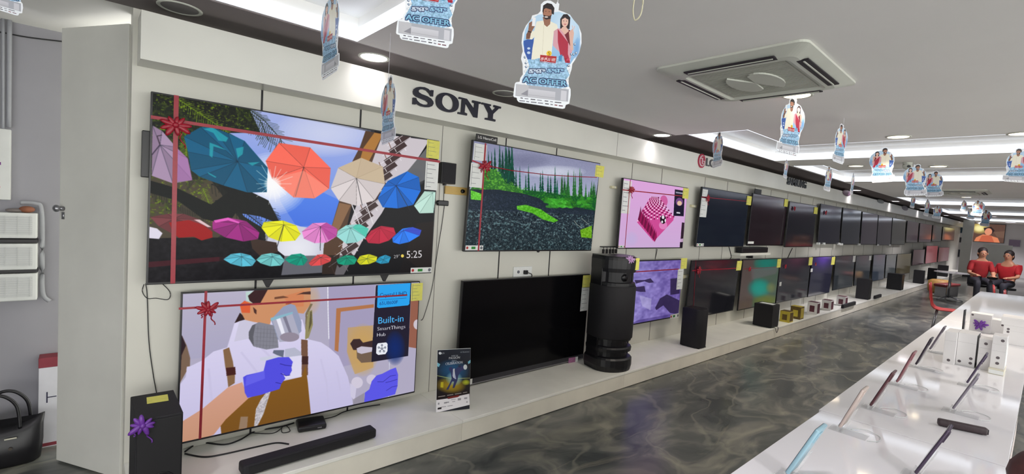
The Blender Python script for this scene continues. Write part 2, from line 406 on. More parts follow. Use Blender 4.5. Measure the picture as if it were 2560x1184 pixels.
def reflection_shelf_mat():  # invented shelf pattern, made to show up as screen reflections
    m = bpy.data.materials.new('reflection_shelves'); m.use_nodes = True; nt = m.node_tree; b = nt.nodes['Principled BSDF']; N = nt.nodes.new; L = nt.links.new
    tc = N('ShaderNodeTexCoord'); mp = N('ShaderNodeMapping'); mp.inputs['Rotation'].default_value = (PI/2, 0, 0); L(tc.outputs['Object'], mp.inputs[0])
    br = N('ShaderNodeTexBrick'); br.inputs['Scale'].default_value = 1.0; br.inputs['Brick Width'].default_value = 0.9; br.inputs['Row Height'].default_value = 0.5; br.inputs['Mortar Size'].default_value = 0.03; br.inputs['Bias'].default_value = -0.1
    br.inputs['Color1'].default_value = (*s2l((120, 70, 56)), 1); br.inputs['Color2'].default_value = (*s2l((236, 236, 244)), 1); br.inputs['Mortar'].default_value = (*s2l((24, 24, 28)), 1); L(mp.outputs[0], br.inputs[0])
    n = N('ShaderNodeTexNoise'); n.inputs['Scale'].default_value = 0.8; L(mp.outputs[0], n.inputs['Vector']); mx = N('ShaderNodeMixRGB'); mx.blend_type = 'MULTIPLY'; mx.inputs[0].default_value = 0.8; L(br.outputs[0], mx.inputs[1]); L(n.outputs['Color'], mx.inputs[2]); L(mx.outputs[0], b.inputs['Base Color']); b.inputs['Roughness'].default_value = 0.5; return m
struct('reflection_wall', MB().box((9.0, -6.15, 0), (XE, -6.0, CEIL)), reflection_shelf_mat())  # unseen wall, added to give the dark screens something to reflect
struct('wall_near_blocker', MB().box((-4.2, -0.4, 0), (-4.1, 4.08, CEIL)), mat('blocker_grey', (120, 118, 116), 0.8, noise=0.05))  # unseen part-wall, added to hold back light at the near left
struct('wall_far', MB().box((XE, -7, 0), (XE+0.15, 4.2, CEIL)), mat('far_wall', (206, 202, 204), 0.6, noise=0.05, nscale=0.6))
# fascia in lengths
FT, FB = CAM_Z+0.853, CAM_Z+0.622
fz = struct('trim_3', MB().box((0.195, FAS_Y, FB), (XE, WALL_Y-0.001, FT)), M_white)
MB().box((3.99, FAS_Y-0.001, FB), (3.994, FAS_Y, FT)).build('joint', M_seam, fz)

# door leaf standing open beside the wall
P0 = onz(140, 1153, 0); P1 = np.array([0.165, 3.30, 0.0])
_d = P1-P0; ang = math.atan2(_d[1], _d[0]); wd = float(np.hypot(_d[0], _d[1]))
zt = float(min(np.linspace(1.5, 2.6, 1101), key=lambda h: abs(pj([P0[0], P0[1], h])[1]-70)))
door = MB().box((0, 0, 0.01), (wd, 0.04, zt), 0.003).build('door_1', mat('door_white', (214, 214, 208), 0.45, noise=0.05, nscale=3))
door.location = P0; door.rotation_euler = (0, 0, ang); door['kind'] = 'structure'
kb = MB(); kb.cyl((0.035, 0, 1.47), (0.035, -0.022, 1.47), 0.012); kb.ell((0.035, -0.035, 1.47), (0.02, 0.016, 0.02)); kb.box((0.027, -0.006, 1.41), (0.043, 0, 1.45))
kb.build('door_knob', M_metal, door, True)
MB().box((0.0, 0.04, 0.01), (0.012, 0.045, zt)).build('edge_strip', M_seam, door)

# ledge in lengths
def ledge_seg(x0, x1, label):
    t = thing('display_plinth', label, 'plinth', ((x0+x1)/2, (LED_Y+WALL_Y)/2, 0), (0, 0, 0), 'white plinth lengths along the television wall')
    w = (x1-x0)/2-0.001; d = (WALL_Y-LED_Y)/2
    MB().box((-w, -d, LED_Z-0.022), (w, d-0.001, LED_Z), 0.003).build('top_board', M_ledge, t)
    MB().box((-w, -d+0.004, 0.006), (w, d-0.004, LED_Z-0.0225)).build('front_board', M_dirt, t)
    return t
segs = [0.175, 1.97, 3.86, 6.1, 8.6, 12.0, 18.0, 24.0, 31.5]
lab = ['nearest white plinth length, under the soundbar and subwoofer', 'white plinth length under the cricket display board and big black television', 'white plinth length under the purple painting television', 'white plinth length just past the rounded black subwoofer', 'white plinth length carrying the small gold and white boxes', 'far white plinth length carrying a tall subwoofer with a soundbar in front', 'far white plinth length carrying a cluster of black subwoofers', 'farthest white plinth length at the end of the television wall']
for a, b_, l in zip(segs, segs[1:], lab): ledge_seg(a, b_, l)

# ------------------------------------------------------------------ fascia lettering
def fas(ox, oy, sc, pts, Y=FAS_Y): return [tuple(ony(ox+x/sc, oy+y/sc, Y)[[0, 2]]) for x, y in pts]
SON = {
 'letter_s': [(330,245),(400,232),(500,240),(580,275),(615,315),(635,300),(690,305),(680,438),(635,430),(600,370),(540,310),(470,285),(410,285),(375,310),(380,345),(440,385),(560,430),(640,480),(685,540),(690,590),(660,640),(600,662),(520,662),(430,645),(370,615),(335,585),(310,605),(252,598),(260,458),(322,465),(345,520),(400,575),(470,605),(545,610),(580,590),(578,560),(530,525),(430,485),(330,440),(275,390),(262,330),(280,280)],
 'letter_n': [(1232,445),(1395,485),(1550,705),(1562,578),(1515,560),(1518,515),(1690,555),(1686,592),(1642,588),(1616,887),(1545,870),(1365,560),(1345,770),(1400,795),(1395,838),(1208,800),(1212,762),(1275,775),(1298,492),(1230,485)],
 'letter_y': [(1715,560),(1905,605),(1900,640),(1865,635),(1930,740),(2005,668),(1965,655),(1968,615),(2118,655),(2112,692),(2075,685),(1950,805),(1940,905),(2000,925),(1995,965),(1785,920),(1790,885),(1855,890),(1858,790),(1765,610),(1715,600)]}
OO = [(745,520),(760,440),(810,385),(890,358),(980,362),(1080,395),(1160,450),(1210,520),(1225,600),(1210,680),(1160,740),(1080,768),(990,765),(890,735),(810,685),(760,610)]
OI = [(868,540),(880,470),(915,425),(970,408),(1030,430),(1080,480),(1108,550),(1110,620),(1090,680),(1050,710),(1000,712),(940,680),(895,630),(872,585)]
brand = thing('fascia_lettering', 'large navy serif letters reading SONY on the white fascia', 'sign lettering', (0, 0, 0), (0, 0, 0), 'brand names on the fascia')
for k, p in SON.items(): MB().prism(fas(1000, 190, 8.457, p), FAS_Y-0.014, FAS_Y-0.0005, 'y').build(k, M_navy, brand)
def ring(name, outer, inner, y0, y1, m, parent):
    bm = MB(); n = 48
    def res(P):
        P = [Vector((*p, 0)) for p in P]; P.append(P[0]); P = smooth_path(P, 6); L = [0]
        for a, b_ in zip(P, P[1:]): L.append(L[-1]+(b_-a).length)
        out = []
        for i in range(n):
            t = L[-1]*i/n; j = max(k for k in range(len(L)) if L[k] <= t+1e-9); j = min(j, len(P)-2)
            out.append(P[j].lerp(P[j+1], (t-L[j])/max(L[j+1]-L[j], 1e-9)))
        return out
    A = res(outer); B = res(inner); v = bm.bm.verts.new
    r = [[v((p.x, y, p.y)) for p in Q] for Q, y in ((A, y0), (B, y0), (B, y1), (A, y1))]
    for a, b_ in ((0, 1), (1, 2), (2, 3), (3, 0)):
        for i in range(n):
            j = (i+1) % n; bm.bm.faces.new([r[a][i], r[a][j], r[b_][j], r[b_][i]])
    bmesh.ops.recalc_face_normals(bm.bm, faces=bm.bm.faces[:])
    return bm.build(name, m, parent)
ring('letter_o', fas(1000, 190, 8.457, OO), fas(1000, 190, 8.457, OI), FAS_Y-0.014, FAS_Y-0.0005, M_navy, brand)
# round red emblem with grey letters
c = ony(1753, 402, FAS_Y); cr_ = abs(ony(1753, 384, FAS_Y)[2]-c[2])
b2 = thing('fascia_lettering', 'round red emblem and two grey letters reading LG on the fascia', 'sign lettering', tuple(c), (0, 0, 0), 'brand names on the fascia')
MB().cyl((0, -0.012, 0), (0, -0.0005, 0), cr_, seg=36).build('emblem_disc', mat('emblem_red', (172, 22, 62), 0.35, noise=0), b2)
Mw = mat('emblem_white', (235, 235, 235), 0.4, noise=0)
e = MB(); t = [(cr_*0.72*math.cos(a), 0, cr_*0.72*math.sin(a)) for a in np.linspace(PI*0.45, PI*2.0, 26)]
e.tube([(x, -0.014, z) for x, _, z in t]+[(cr_*0.3, -0.014, 0)], cr_*0.07); e.tube([(0, -0.014, cr_*0.4), (0, -0.014, -cr_*0.35), (cr_*0.3, -0.014, -cr_*0.35)], cr_*0.07); e.ell((-cr_*0.32, -0.014, cr_*0.35), (cr_*0.1, 0.004, cr_*0.1))
e.build('emblem_line', Mw, b2)
q0 = ony(1763, 419, FAS_Y)-c; q1 = ony(1784, 421, FAS_Y)-c
text_mesh('letters', 'LG', mat('letter_grey', (84, 84, 88), 0.4, noise=0), b2, q0[0], -cr_*0.55, q1[0]-q0[0], cr_*1.15, -0.0005, 0.012, 0.02)
c = ony(1966, 459, FAS_Y); q1 = ony(2014, 468, FAS_Y)
b3 = thing('fascia_lettering', 'small dark grey letters reading SAMSUNG on the fascia', 'sign lettering', tuple(c), (0, 0, 0), 'brand names on the fascia')
text_mesh('letters', 'SAMSUNG', mat('letter_dark', (52, 56, 60), 0.4, noise=0), b3, 0, -0.01, q1[0]-c[0], 0.125, -0.0005, 0.014, 0.03)
for (x, y, hw, hh, cl, l) in ((2116, 482, 10, 8, (98, 74, 92), 'small plum coloured emblem far along the fascia'), (2201, 503, 9, 5, (130, 134, 132), 'faint grey oval emblem beyond the plum coloured one'), (2262, 520, 8, 6, (140, 136, 146), 'faint pale emblem farthest along the fascia')):
    c = ony(x, y, FAS_Y); w = abs(ony(x+hw, y, FAS_Y)[0]-c[0]); h = abs(ony(x, y+hh, FAS_Y)[2]-c[2])
    m = MB(); m.ell((0, 0, 0), (w, 0.006, h), 20, 10); m.box((-w*0.8, -0.004, -h*0.3), (w*0.8, 0.004, h*0.3), 0.003)
    o = m.build('fascia_emblem', mat('emblem_%d' % x, cl, 0.5, noise=0.05), None, True); o.location = (c[0], FAS_Y-0.0065, c[2]); tag(o, l, 'emblem', 'emblems on the fascia')

# ================================================================== LIGHTS
def downlight(px, py, label, warm=False, on=True, r=0.085, power=None, xy=None):
    p = onz(px, py, CEIL) if xy is None else (xy[0], xy[1], CEIL)
    t = thing('downlight', label, 'ceiling light', (p[0], p[1], CEIL), (0, 0, 0), 'round downlights in the ceiling')
    MB().lathe([(r*0.9, -0.001), (r*1.14, -0.001), (r*1.14, -0.006), (r*1.02, -0.009), (r*0.95, -0.006), (r*0.9, -0.004)]).build('bezel', M_acwhite, t, True)
    MB().cyl((0, 0, -0.003), (0, 0, -0.0055), r*0.95, seg=32).build('lens', (M_lensw if warm else M_lens) if on else mat('lamp_off', (120, 116, 118), 0.4, noise=0.05), t)
    if on:
        ld = bpy.data.lights.new('lamp', 'AREA'); ld.shape = 'DISK'; ld.size = r*1.8; ld.energy = power or LAMP_W
        ld.color = (1.0, 0.90, 0.78) if warm else (1.0, 0.95, 1.0); ld.spread = R(118)
        lo = bpy.data.objects.new('lamp', ld); COL.objects.link(lo); lo.parent = t; lo.location = (0, 0, -0.012)
    return t
downlight(935, 142, 'bright pinkish white downlight just above the near end of the fascia', power=0.7)
downlight(1655, 337, 'bright downlight above the fascia between the first two brand names', power=0.7)
downlight(1993, 237, 'bright downlight beside the air conditioner corner', True)
downlight(2246, 341, 'warm downlight in front of the second ceiling recess', True)
downlight(2140, 414, 'warm downlight behind the two thin turned hangers', True)
downlight(2346, 415, 'warm downlight above the pair of mirrored hangers', True)
downlight(2416, 492, 'yellow downlight in the dark ceiling band far down the shop', True)
downlight(2556, 333, 'downlight cut by the right edge of the picture', True)
downlight(1262, 232, 'unlit downlight in the dark ceiling band above the big serif letters', on=False)
downlight(450, 18, 'unlit downlight in the ceiling above the door', on=False)
for x, y, l in ((0.75, 0.35, 'added fill downlight straight above the near end of the counter, above the frame'), (0.9, -1.3, 'added fill downlight over the aisle behind the counter, nearest the camera'), (3.4, -1.4, 'added fill downlight over the aisle behind the counter, second along'), (6.2, -1.6, 'added fill downlight over the aisle behind the counter, third along'), (11.5, 1.7, 'added fill downlight over the far aisle before the red chair'), (12.2, -0.8, 'added fill downlight beyond the end of the counter'), (-0.6, 1.6, 'added fill downlight in the near aisle by the open door, above the frame'), (15.5, 0.4, 'added fill downlight over the far aisle, first beyond the chairs'), (18.4, 1.6, 'added fill downlight over the round table'), (21.0, -1.0, 'added fill downlight far behind the seated people'), (24.5, 1.5, 'added fill downlight near the far end of the plinth'), (30.5, 0.8, 'added fill downlight before the glowing poster')):  # all added as fill for counter, door and far aisle
    downlight(0, 0, l, xy=(x, y), power=LAMP_W*(3.6 if x > 10 else 2.2 if y < 0 else 0.55 if x == 0.75 else 1))
for x, l in ((12.2, 'added wall-washing downlight above the fascia at the plum coloured emblem'), (16.0, 'wall-washing downlight making the first bright patch on the far fascia'), (20.0, 'wall-washing downlight making the second bright patch on the far fascia'), (25.0, 'added wall-washing downlight above the fascia near its far end')):  # first and last are added to brighten the fascia
    downlight(0, 0, l, xy=(x, 2.86), power=1.2)
for px, py, l in ((2520, 562, 'tiny bright downlight far down the shop at the right'), (2533, 569, 'tiny pinkish light next to the far right downlight'), (2455, 560, 'tiny light above the far orange poster')):
    downlight(px, py, l, xy=tuple(onz(px, min(py, 556), CEIL)[:2]), r=0.12, power=LAMP_W*2)

# ================================================================== SCREEN PICTURES (painted procedurally here, in photo positions)
QA = [(377,232),(1099,345),(1079,690),(365,707)]
def umb(p, rim, hub, col, rib=(40, 45, 60), shade=0.16, handle=None, alt=None):
    n = len(rim)
    p.poly(rim, col)
    for i in range(n):
        a = rim[i]; b = rim[(i+1) % n]; f = 1+shade*(1 if i % 2 else -0.6)*(0.6 if alt is None else 1)
        cc = tuple(min(255, v*f) for v in (alt if (alt is not None and i in (0, 1, 2)) else col))
        p.poly([a, b, hub], cc)
    for q in rim: p.line([q, hub], rib, 0.9, 0.75)
    if handle: p.line([hub, handle], (45, 45, 50), 1.6)
def frond(p, pts, n, ln, col, spread=0.9, droop=0.4, w=0.9):
    P = [np.array(q, float) for q in pts]; p.line(pts, col, 1.8)
    L = len(P)-1
    for i in range(n):
        t = i/(n-1)*L; k = min(int(t), L-1); q = P[k]+(P[k+1]-P[k])*(t-k); d = P[k+1]-P[k]; d = d/np.hypot(*d)
        nrm = np.array([-d[1], d[0]])
        for s_ in (-1, 1):
            l = ln*(0.6+0.5*rng.rand())*(1-0.35*abs(2*i/(n-1)-1)); e = q+nrm*s_*l*spread+d*l*0.45; e[1] += droop*l
            p.line([tuple(q), tuple(e)], tuple(np.array(col)*(0.8+0.5*rng.rand())), w)
def pic_umbrellas():
    p = canvas(QA, 1.8, (22, 22, 26))
    p.frame(); p.poly([(377,232),(620,270),(700,560),(600,640),(365,640)], (28, 30, 26))
    p.poly([(365,440),(520,450),(600,560),(560,620),(365,600)], (74, 66, 52))
    p.noise([(377,232),(660,276),(640,420),(520,470),(372,560)], 0, 9, (70, 84, 30), (0.5, 0.8), 0.9)
    p.noise([(377,232),(660,276),(640,420),(520,470),(372,560)], 0, 6, (128, 158, 24), (0.64, 0.8), 0.85)
    # sky
    sky = [(613,271),(905,322),(891,363),(872,399),(840,500),(820,561),(799,613),(790,680),(680,688),(681,625),(684,601),(644,568),(600,540),(560,480),(600,420),(658,417),(599,351),(563,332),(640,330)]
    p.poly(sky, (168, 180, 232), 1, (70, 120, 232)); p.poly([(690,430),(840,500),(820,561),(730,566),(688,500)], (84, 138, 242), 0.9, (64, 112, 226))
    p.ell((800, 330), 130, 60, (206, 212, 240), soft=True); p.ell((670, 458), 90, 80, (248, 248, 255), soft=True); p.ell((670, 458), 45, 40, (255, 255, 255), soft=True)
    p.poly([(650,560),(700,552),(740,566),(800,575),(810,600),(795,684),(660,690)], (206, 206, 222)); p.ell((730, 620), 60, 40, (238, 238, 246), soft=True)
    # palms
    for pts in ([(520,240),(590,262),(640,300),(660,350)], [(600,262),(650,300),(690,345),(700,400)], [(380,260),(450,300),(520,330)], [(420,330),(470,400),(480,450)]):
        frond(p, pts, 30, 34, (34, 44, 26), 0.9, 0.5)
    for pts in ([(440,250),(500,290),(560,330)], [(450,300),(460,350),(460,390)], [(500,470),(520,520),(540,560)]): frond(p, pts, 24, 22, (112, 140, 28), 0.9, 0.3)
    p.poly([(372,450),(440,470),(520,510),(560,480),(530,455),(600,470),(660,500),(690,560),(640,540),(580,530),(560,560),(500,545),(440,500),(370,480)], (20, 22, 20))
    for pts in ([(520,460),(600,480),(660,520),(684,552)], [(530,500),(590,520),(640,560),(660,585)], [(380,470),(440,500),(500,530)], [(560,560),(550,600),(520,620)]): frond(p, pts, 30, 26, (18, 22, 20), 0.9, 0.6)
    # buildings
    p.poly([(905,322),(975,332),(950,380),(880,470),(850,600),(830,688),(794,688),(799,613),(820,561),(837,504),(872,399),(891,363)], (86, 62, 46))
    p.poly([(928,326),(950,330),(914,400),(892,392),(900,365)], (176, 122, 60)); p.poly([(838,506),(868,512),(835,580),(822,600),(818,570)], (140, 104, 74))
    p.poly([(950,330),(1085,345),(1070,380),(1000,460),(900,600),(850,690),(826,690),(850,600),(905,450),(930,380)], (206, 198, 204))
    for i in range(13):
        t = i/12; x = 985-150*t; y = 370+310*t
        p.poly([(x-8, y-24), (x+30, y-50), (x+42, y-36), (x+4, y-8)], (68, 52, 52)); p.line([(x-24, y-10), (x+54, y-62)], (232, 228, 232), 1.6); p.line([(x+8, y-30), (x+26, y+2)], (238, 234, 238), 2.0); p.line([(x-20,y-20),(x-6,y+14)], (120, 84, 70), 2.2)
    p.line([(905,600),(868,505),(866,500)], (226, 222, 226), 3.0); p.line([(925,560),(905,505)], (226, 222, 226), 3.0)
    p.poly([(1067,352),(1100,345),(1079,690),(855,690),(900,620),(955,520),(1010,440)], (24, 24, 26)); p.poly([(1068,360),(1075,440),(1010,470),(1010,430)], (104, 104, 106)); p.ell((1035, 440), 30, 24, (96, 98, 104), soft=True)
    p.poly([(1040,560),(1085,555),(1080,690),(990,690)], (44, 32, 26), 0.5)
    # lower left dark
    p.poly([(365,592),(640,592),(700,640),(690,700),(365,707)], (20, 18, 22)); p.noise([(365,592),(680,592),(700,700),(365,707)], 0.10, 14)
    p.poly([(615,594),(680,606),(684,630),(640,640),(620,620)], (62, 46, 38)); p.poly([(368,650),(540,640),(600,646),(368,664)], (84, 22, 34), 0.7)
    p.poly([(540,640),(1000,640),(1060,690),(540,700)], (16, 16, 18), 0.55)
    p.frame(360, 200, 4.229)
    umb(p, [(85,490),(180,545),(320,710),(440,830),(485,1055),(290,1090),(75,1010)], (160, 690), (156, 132, 160)); p.poly([(320,710),(440,830),(485,1055),(330,1070)], (168, 112, 172), 0.7)
    p.line([(160,690),(130,600),(180,590)], (60, 46, 60), 2); p.line([(75,800),(160,690)], (50, 40, 60), 1.8)
    umb(p, [(400,600),(570,500),(690,500),(850,560),(1020,640),(1260,920),(1250,1180),(1050,1184),(800,1110),(560,1020),(470,950),(440,760)], (950, 860), (18, 88, 122), (10, 40, 60))
    for q in ([(600,520),(690,500),(850,610),(830,650),(750,640),(700,560)], [(660,660),(740,690),(840,740),(700,700),(690,820),(660,800)], [(930,720),(1010,700),(1000,780),(950,820)], [(1050,870),(1180,860),(1100,900)], [(640,970),(730,1020),(720,1030),(650,990)]): p.poly(q, (40, 172, 184), 0.75)
    p.frame(); umb(p, [(686,355),(764,366),(816,418),(812,470),(775,495),(722,492),(668,445),(653,401)], (748, 416), (248, 104, 86), (90, 40, 40), 0.10, (727, 490)); p.poly([(668,445),(722,492),(775,495),(812,470),(748,425)], (255, 168, 146), 0.45)
    umb(p, [(894,391),(950,413),(956,458),(929,500),(882,514),(837,501),(816,469),(835,417)], (882, 443), (216, 206, 206), (70, 66, 66), 0.07, (897, 513)); p.poly([(894,391),(950,413),(956,458),(882,443),(835,417)], (196, 172, 134), 0.75)
    umb(p, [(963,450),(1014,425),(1045,440),(1050,475),(1030,512),(990,521),(950,518),(937,495),(953,464)], (985, 462), (26, 104, 200), (10, 30, 70), 0.18, (1022, 527))
    umb(p, [(1060,476),(1032,514),(1047,534),(1084,533),(1090,478)], (1082, 480), (190, 226, 212), (60, 80, 80), 0.06)
    for s_, sc in (((670, 458), 46),):
        for a in range(18):
            t = a*2*PI/18; l = sc*(0.7+0.5*rng.rand()); p.line([s_, (s_[0]+l*math.cos(t), s_[1]+l*math.sin(t))], (255, 255, 255), 1.4, 0.6)
    p.ell((670, 458), 22, 18, (255, 255, 255), soft=True)
    p.frame(360, 450, 4.229)
    p.poly([(48,480),(130,500),(185,550),(150,610),(48,600)], (226, 220, 236)); umb(p, [(60,380),(240,350),(400,350),(560,410),(680,500),(690,590),(580,630),(500,590),(340,590),(150,480)], (300, 400), (112, 58, 62), (60, 30, 30))
    p.poly([(250,440),(450,415),(600,470),(690,540),(690,600),(580,630),(500,590),(350,600),(300,560)], (158, 26, 26)); p.poly([(500,410),(560,410),(680,490),(640,490)], (226, 196, 200))
    umb(p, [(690,430),(850,390),(1040,430),(1175,550),(1160,620),(1010,645),(820,600),(690,520)], (960, 450), (150, 40, 122), (70, 20, 60)); p.poly([(700,420),(850,390),(970,440),(960,455),(850,420),(720,445)], (232, 96, 196))
    umb(p, [(1195,500),(1220,440),(1420,425),(1560,480),(1607,570),(1550,640),(1400,650),(1270,600)], (1430, 470), (232, 230, 30), (90, 90, 20), 0.08, (1355, 720))
    for q, c_ in (([(800,830),(880,775),(980,765),(1080,790),(1140,850),(1100,905),(990,910),(880,880)], (88, 184, 208)), ([(1140,840),(1200,785),(1300,770),(1390,790),(1440,850),(1400,905),(1290,912),(1190,880)], (112, 196, 196)), ([(1440,840),(1510,790),(1607,780),(1650,800),(1684,850),(1640,906),(1565,906),(1490,880)], (16, 150, 122))):
        umb(p, q, (q[2][0]+10, q[2][1]+40), c_, (40, 70, 80), 0.12)
    p.frame(740, 450, 4.229)
    umb(p, [(15,545),(130,455),(280,450),(395,520),(385,600),(280,665),(150,670),(35,620)], (213, 490), (228, 134, 204), (80, 40, 80), 0.1, (210, 750)); p.poly([(280,450),(395,520),(385,600),(300,640),(213,490)], (170, 52, 142), 0.7)
    umb(p, [(385,600),(400,540),(490,480),(640,470),(735,520),(705,610),(610,665),(490,680)], (535, 510), (152, 216, 212), (50, 90, 90), 0.06); p.poly([(590,475),(640,470),(735,520),(705,610),(560,510)], (58, 196, 168), 0.75)
    umb(p, [(700,625),(760,540),(870,490),(1010,510),(1035,580),(960,650),(850,685),(730,675)], (860, 510), (190, 42, 68), (120, 20, 40), 0.08)
    umb(p, [(995,620),(1050,570),(1110,520),(1220,505),(1320,540),(1300,600),(1180,670),(1075,692),(1000,670)], (1120, 540), (42, 124, 240), (20, 40, 110), 0.1); p.poly([(1220,505),(1320,540),(1300,600),(1120,540)], (62, 60, 190), 0.7)
    for q, c_ in (([(85,880),(180,795),(260,790),(330,830),(320,870),(220,910),(110,915)], (220, 74, 76)), ([(385,850),(480,805),(570,810),(610,850),(580,905),(470,912),(400,895)], (18, 150, 118)), ([(605,870),(640,815),(740,795),(830,825),(820,875),(740,905),(640,910)], (208, 208, 34)), ([(810,880),(850,830),(920,805),(980,830),(955,895),(870,905)], (42, 146, 184))):
        umb(p, q, (np.mean([a for a, _ in q]), q[1][1]+30), c_, (30, 60, 60), 0.12)
    p.blur(1); p.frame(); p.text('5:25', (1013, 650), (1053, 649), 19, (232, 228, 232)); p.text('29°', (979, 650), (995, 649), 9, (215, 212, 215)); p.ell((1002, 644), 4, 4.2, (232, 206, 90))
    return p.image('umbrella_street')

QP = [(447,729),(1052,705),(1037,987),(446,1108)]
def pic_painter():
    p = canvas(QP, 1.9, (178, 172, 196)); F = p.frame
    F(); p.poly([(447,729),(760,716),(760,860),(447,900)], (186, 180, 202), 1, (172, 168, 196))
    F(440, 700, 4.934); p.poly([(0,640),(60,680),(120,800),(165,950),(165,1050),(130,1110),(50,1260),(0,1300)], (122, 98, 80)); p.poly([(0,640),(60,680),(110,800),(60,920),(50,1250),(0,1300)], (44, 28, 34))
    F(760, 700, 4.934); p.poly([(285,80),(870,60),(840,1000),(400,1100),(300,900)], (166, 158, 190)); p.ell((60, 240), 130, 200, (196, 168, 146), soft=True)
    p.poly([(385,358),(855,310),(855,352),(440,400),(412,900),(366,880)], (180, 118, 76)); p.ell((720, 880), 200, 330, (204, 164, 92), soft=True); p.poly([(530,600),(845,575),(850,1100),(620,1180),(520,900)], (200, 160, 96), 0.75)
    p.poly([(1320,262),(1440,245),(1400,870),(1290,850)], (150, 96, 78)); p.ell((1400, 570), 48, 62, (206, 196, 206))
    p.poly([(560,800),(600,745),(680,742),(720,790),(860,760),(850,860),(760,880),(600,880)], (62, 44, 46)); p.poly([(640,880),(850,870),(845,1030),(700,1040),(645,980)], (116, 96, 80)); p.poly([(640,860),(700,835),(840,850),(845,900),(700,930),(650,910)], (200, 192, 208))
    p.line([(275,85),(282,400),(295,740)], (240, 240, 250), 2.4)
    # shirt
    F(); p.poly([(582,807),(608,799),(632,805),(700,800),(752,800),(768,850),(800,858),(821,872),(845,893),(857,920),(868,945),(873,965),(876,985),(881,1012),(881,1030),(776,1040),(530,1095),(440,1112),(440,1000),(449,961),(464,940),(466,915),(474,914),(505,899),(531,878),(565,868),(570,850)], (222, 216, 244), 1, (196, 190, 226))
    for q in ([(600,880),(640,930),(660,1000)], [(520,920),(530,1000)], [(800,900),(815,960),(820,1020)], [(840,930),(850,980)], [(650,870),(700,920)]): p.line(q, (198, 192, 224), 5, 0.5)
    # head
    F(440, 700, 4.934)
    p.poly([(700,530),(765,400),(850,480),(760,505)], (50, 34, 34)); p.poly([(760,300),(850,260),(980,290),(1090,110),(1640,90),(1640,300),(1555,420),(1400,400),(1160,470),(1140,550),(950,520),(830,492),(780,400)], (208, 146, 104))
    p.poly([(1300,200),(1555,130),(1555,330),(1380,330)], (214, 128, 84), 0.7); p.poly([(1190,210),(1300,195),(1370,215),(1190,236)], (116, 72, 52)); p.poly([(1460,185),(1550,150),(1640,140),(1640,180),(1520,175)], (80, 52, 46)); p.poly([(1330,290),(1400,280),(1400,300),(1330,305)], (170, 84, 56))
    p.poly([(830,140),(960,125),(900,190),(960,270),(930,290),(840,250)], (190, 214, 208)); p.poly([(860,190),(950,112),(1110,105),(1010,292),(930,290),(880,250)], (58, 34, 36))
    p.poly([(760,300),(820,250),(890,290),(890,405),(790,400)], (222, 96, 56)); p.poly([(925,330),(970,370),(970,425),(940,400)], (80, 50, 44))
    p.poly([(760,505),(830,490),(950,520),(1000,560),(900,720),(700,760)], (206, 202, 224))
    # respirator and spray gun
    p.poly([(1150,490),(1300,330),(1390,295),(1450,315),(1530,520),(1530,640),(1420,760),(1240,740)], (150, 158, 186)); p.poly([(880,640),(920,560),(1000,520),(1180,560),(1240,740),(1250,840),(1100,862),(940,820),(880,720)], (134, 134, 146)); p.poly([(880,640),(920,560),(960,545),(935,700),(945,820),(880,720)], (96, 96, 104))
    for k in range(6): p.line([(990+40*k, 570), (980+40*k, 840)], (112, 112, 122), 0.8)
    for k in range(5): p.line([(960, 600+50*k), (1240, 620+50*k)], (112, 112, 122), 0.8)
    p.poly([(1165,490),(1410,405),(1510,690),(1400,760),(1260,770)], (176, 176, 196)); p.poly([(1210,470),(1260,455),(1340,700),(1300,715)], (236, 236, 248)); p.poly([(1290,440),(1330,430),(1420,680),(1390,690)], (128, 126, 146)); p.ell((1385, 710), 120, 58, (150, 140, 156)); p.poly([(1145,470),(1420,395),(1420,420),(1150,510)], (140, 184, 202))
    p.poly([(1020,960),(1240,930),(1330,930),(1330,970),(1240,985),(1030,1000)], (206, 208, 226)); p.poly([(1190,870),(1320,870),(1310,960),(1230,930),(1180,905)], (104, 110, 130)); p.poly([(1330,860),(1450,840),(1560,920),(1560,980),(1460,990),(1330,950)], (184, 186, 206)); p.line([(1400,960),(1470,990)], (60, 60, 80), 2)
    # olive filter and straps
    F(760, 700, 4.934); p.poly([(0,420),(60,295),(90,300),(20,440),(40,600),(0,620)], (124, 110, 84)); p.poly([(30,400),(82,372),(94,560),(44,720),(0,745),(0,640)], (150, 142, 98)); p.poly([(60,395),(78,392),(80,540),(40,650)], (96, 88, 60)); p.poly([(-50,740),(30,750),(40,1184),(-40,1184)], (118, 84, 66)); p.poly([(-45,950),(40,950),(40,1050),(-45,1050)], (66, 40, 38))
    F(); p.poly([(555,874),(570,868),(580,903),(586,940),(586,957),(570,967),(566,938),(561,915)], (134, 102, 72)); p.poly([(563,919),(586,917),(588,936),(565,939)], (70, 34, 30))
    # apron
    p.poly([(588,1010),(616,996),(663,981),(700,955),(752,944),(762,916),(768,960),(777,1045),(557,1095),(552,1052)], (136, 92, 32), 1, (120, 80, 30)); p.poly([(710,895),(752,890),(752,943),(706,950)], (224, 220, 244))
    # arm, gloves
    F(440, 880, 4.934); p.poly([(0,860),(95,835),(330,690),(640,430),(810,370),(890,570),(620,820),(480,1000),(300,1080),(0,1130)], (214, 160, 138), 1, (198, 146, 118))
    p.poly([(820,310),(860,285),(1070,240),(1100,110),(1250,70),(1380,70),(1430,130),(1412,190),(1420,235),(1385,300),(1340,300),(1300,262),(1340,330),(1290,400),(1270,460),(1040,530),(880,562),(845,500)], (84, 80, 226)); p.poly([(860,300),(1080,230),(1090,330),(850,420)], (112, 110, 242), 0.6)
    for q in ([(1270,150),(1340,170),(1420,180)], [(1280,270),(1350,300),(1400,290)], [(1220,380),(1290,395)]): p.line(q, (40, 36, 130), 1.4)
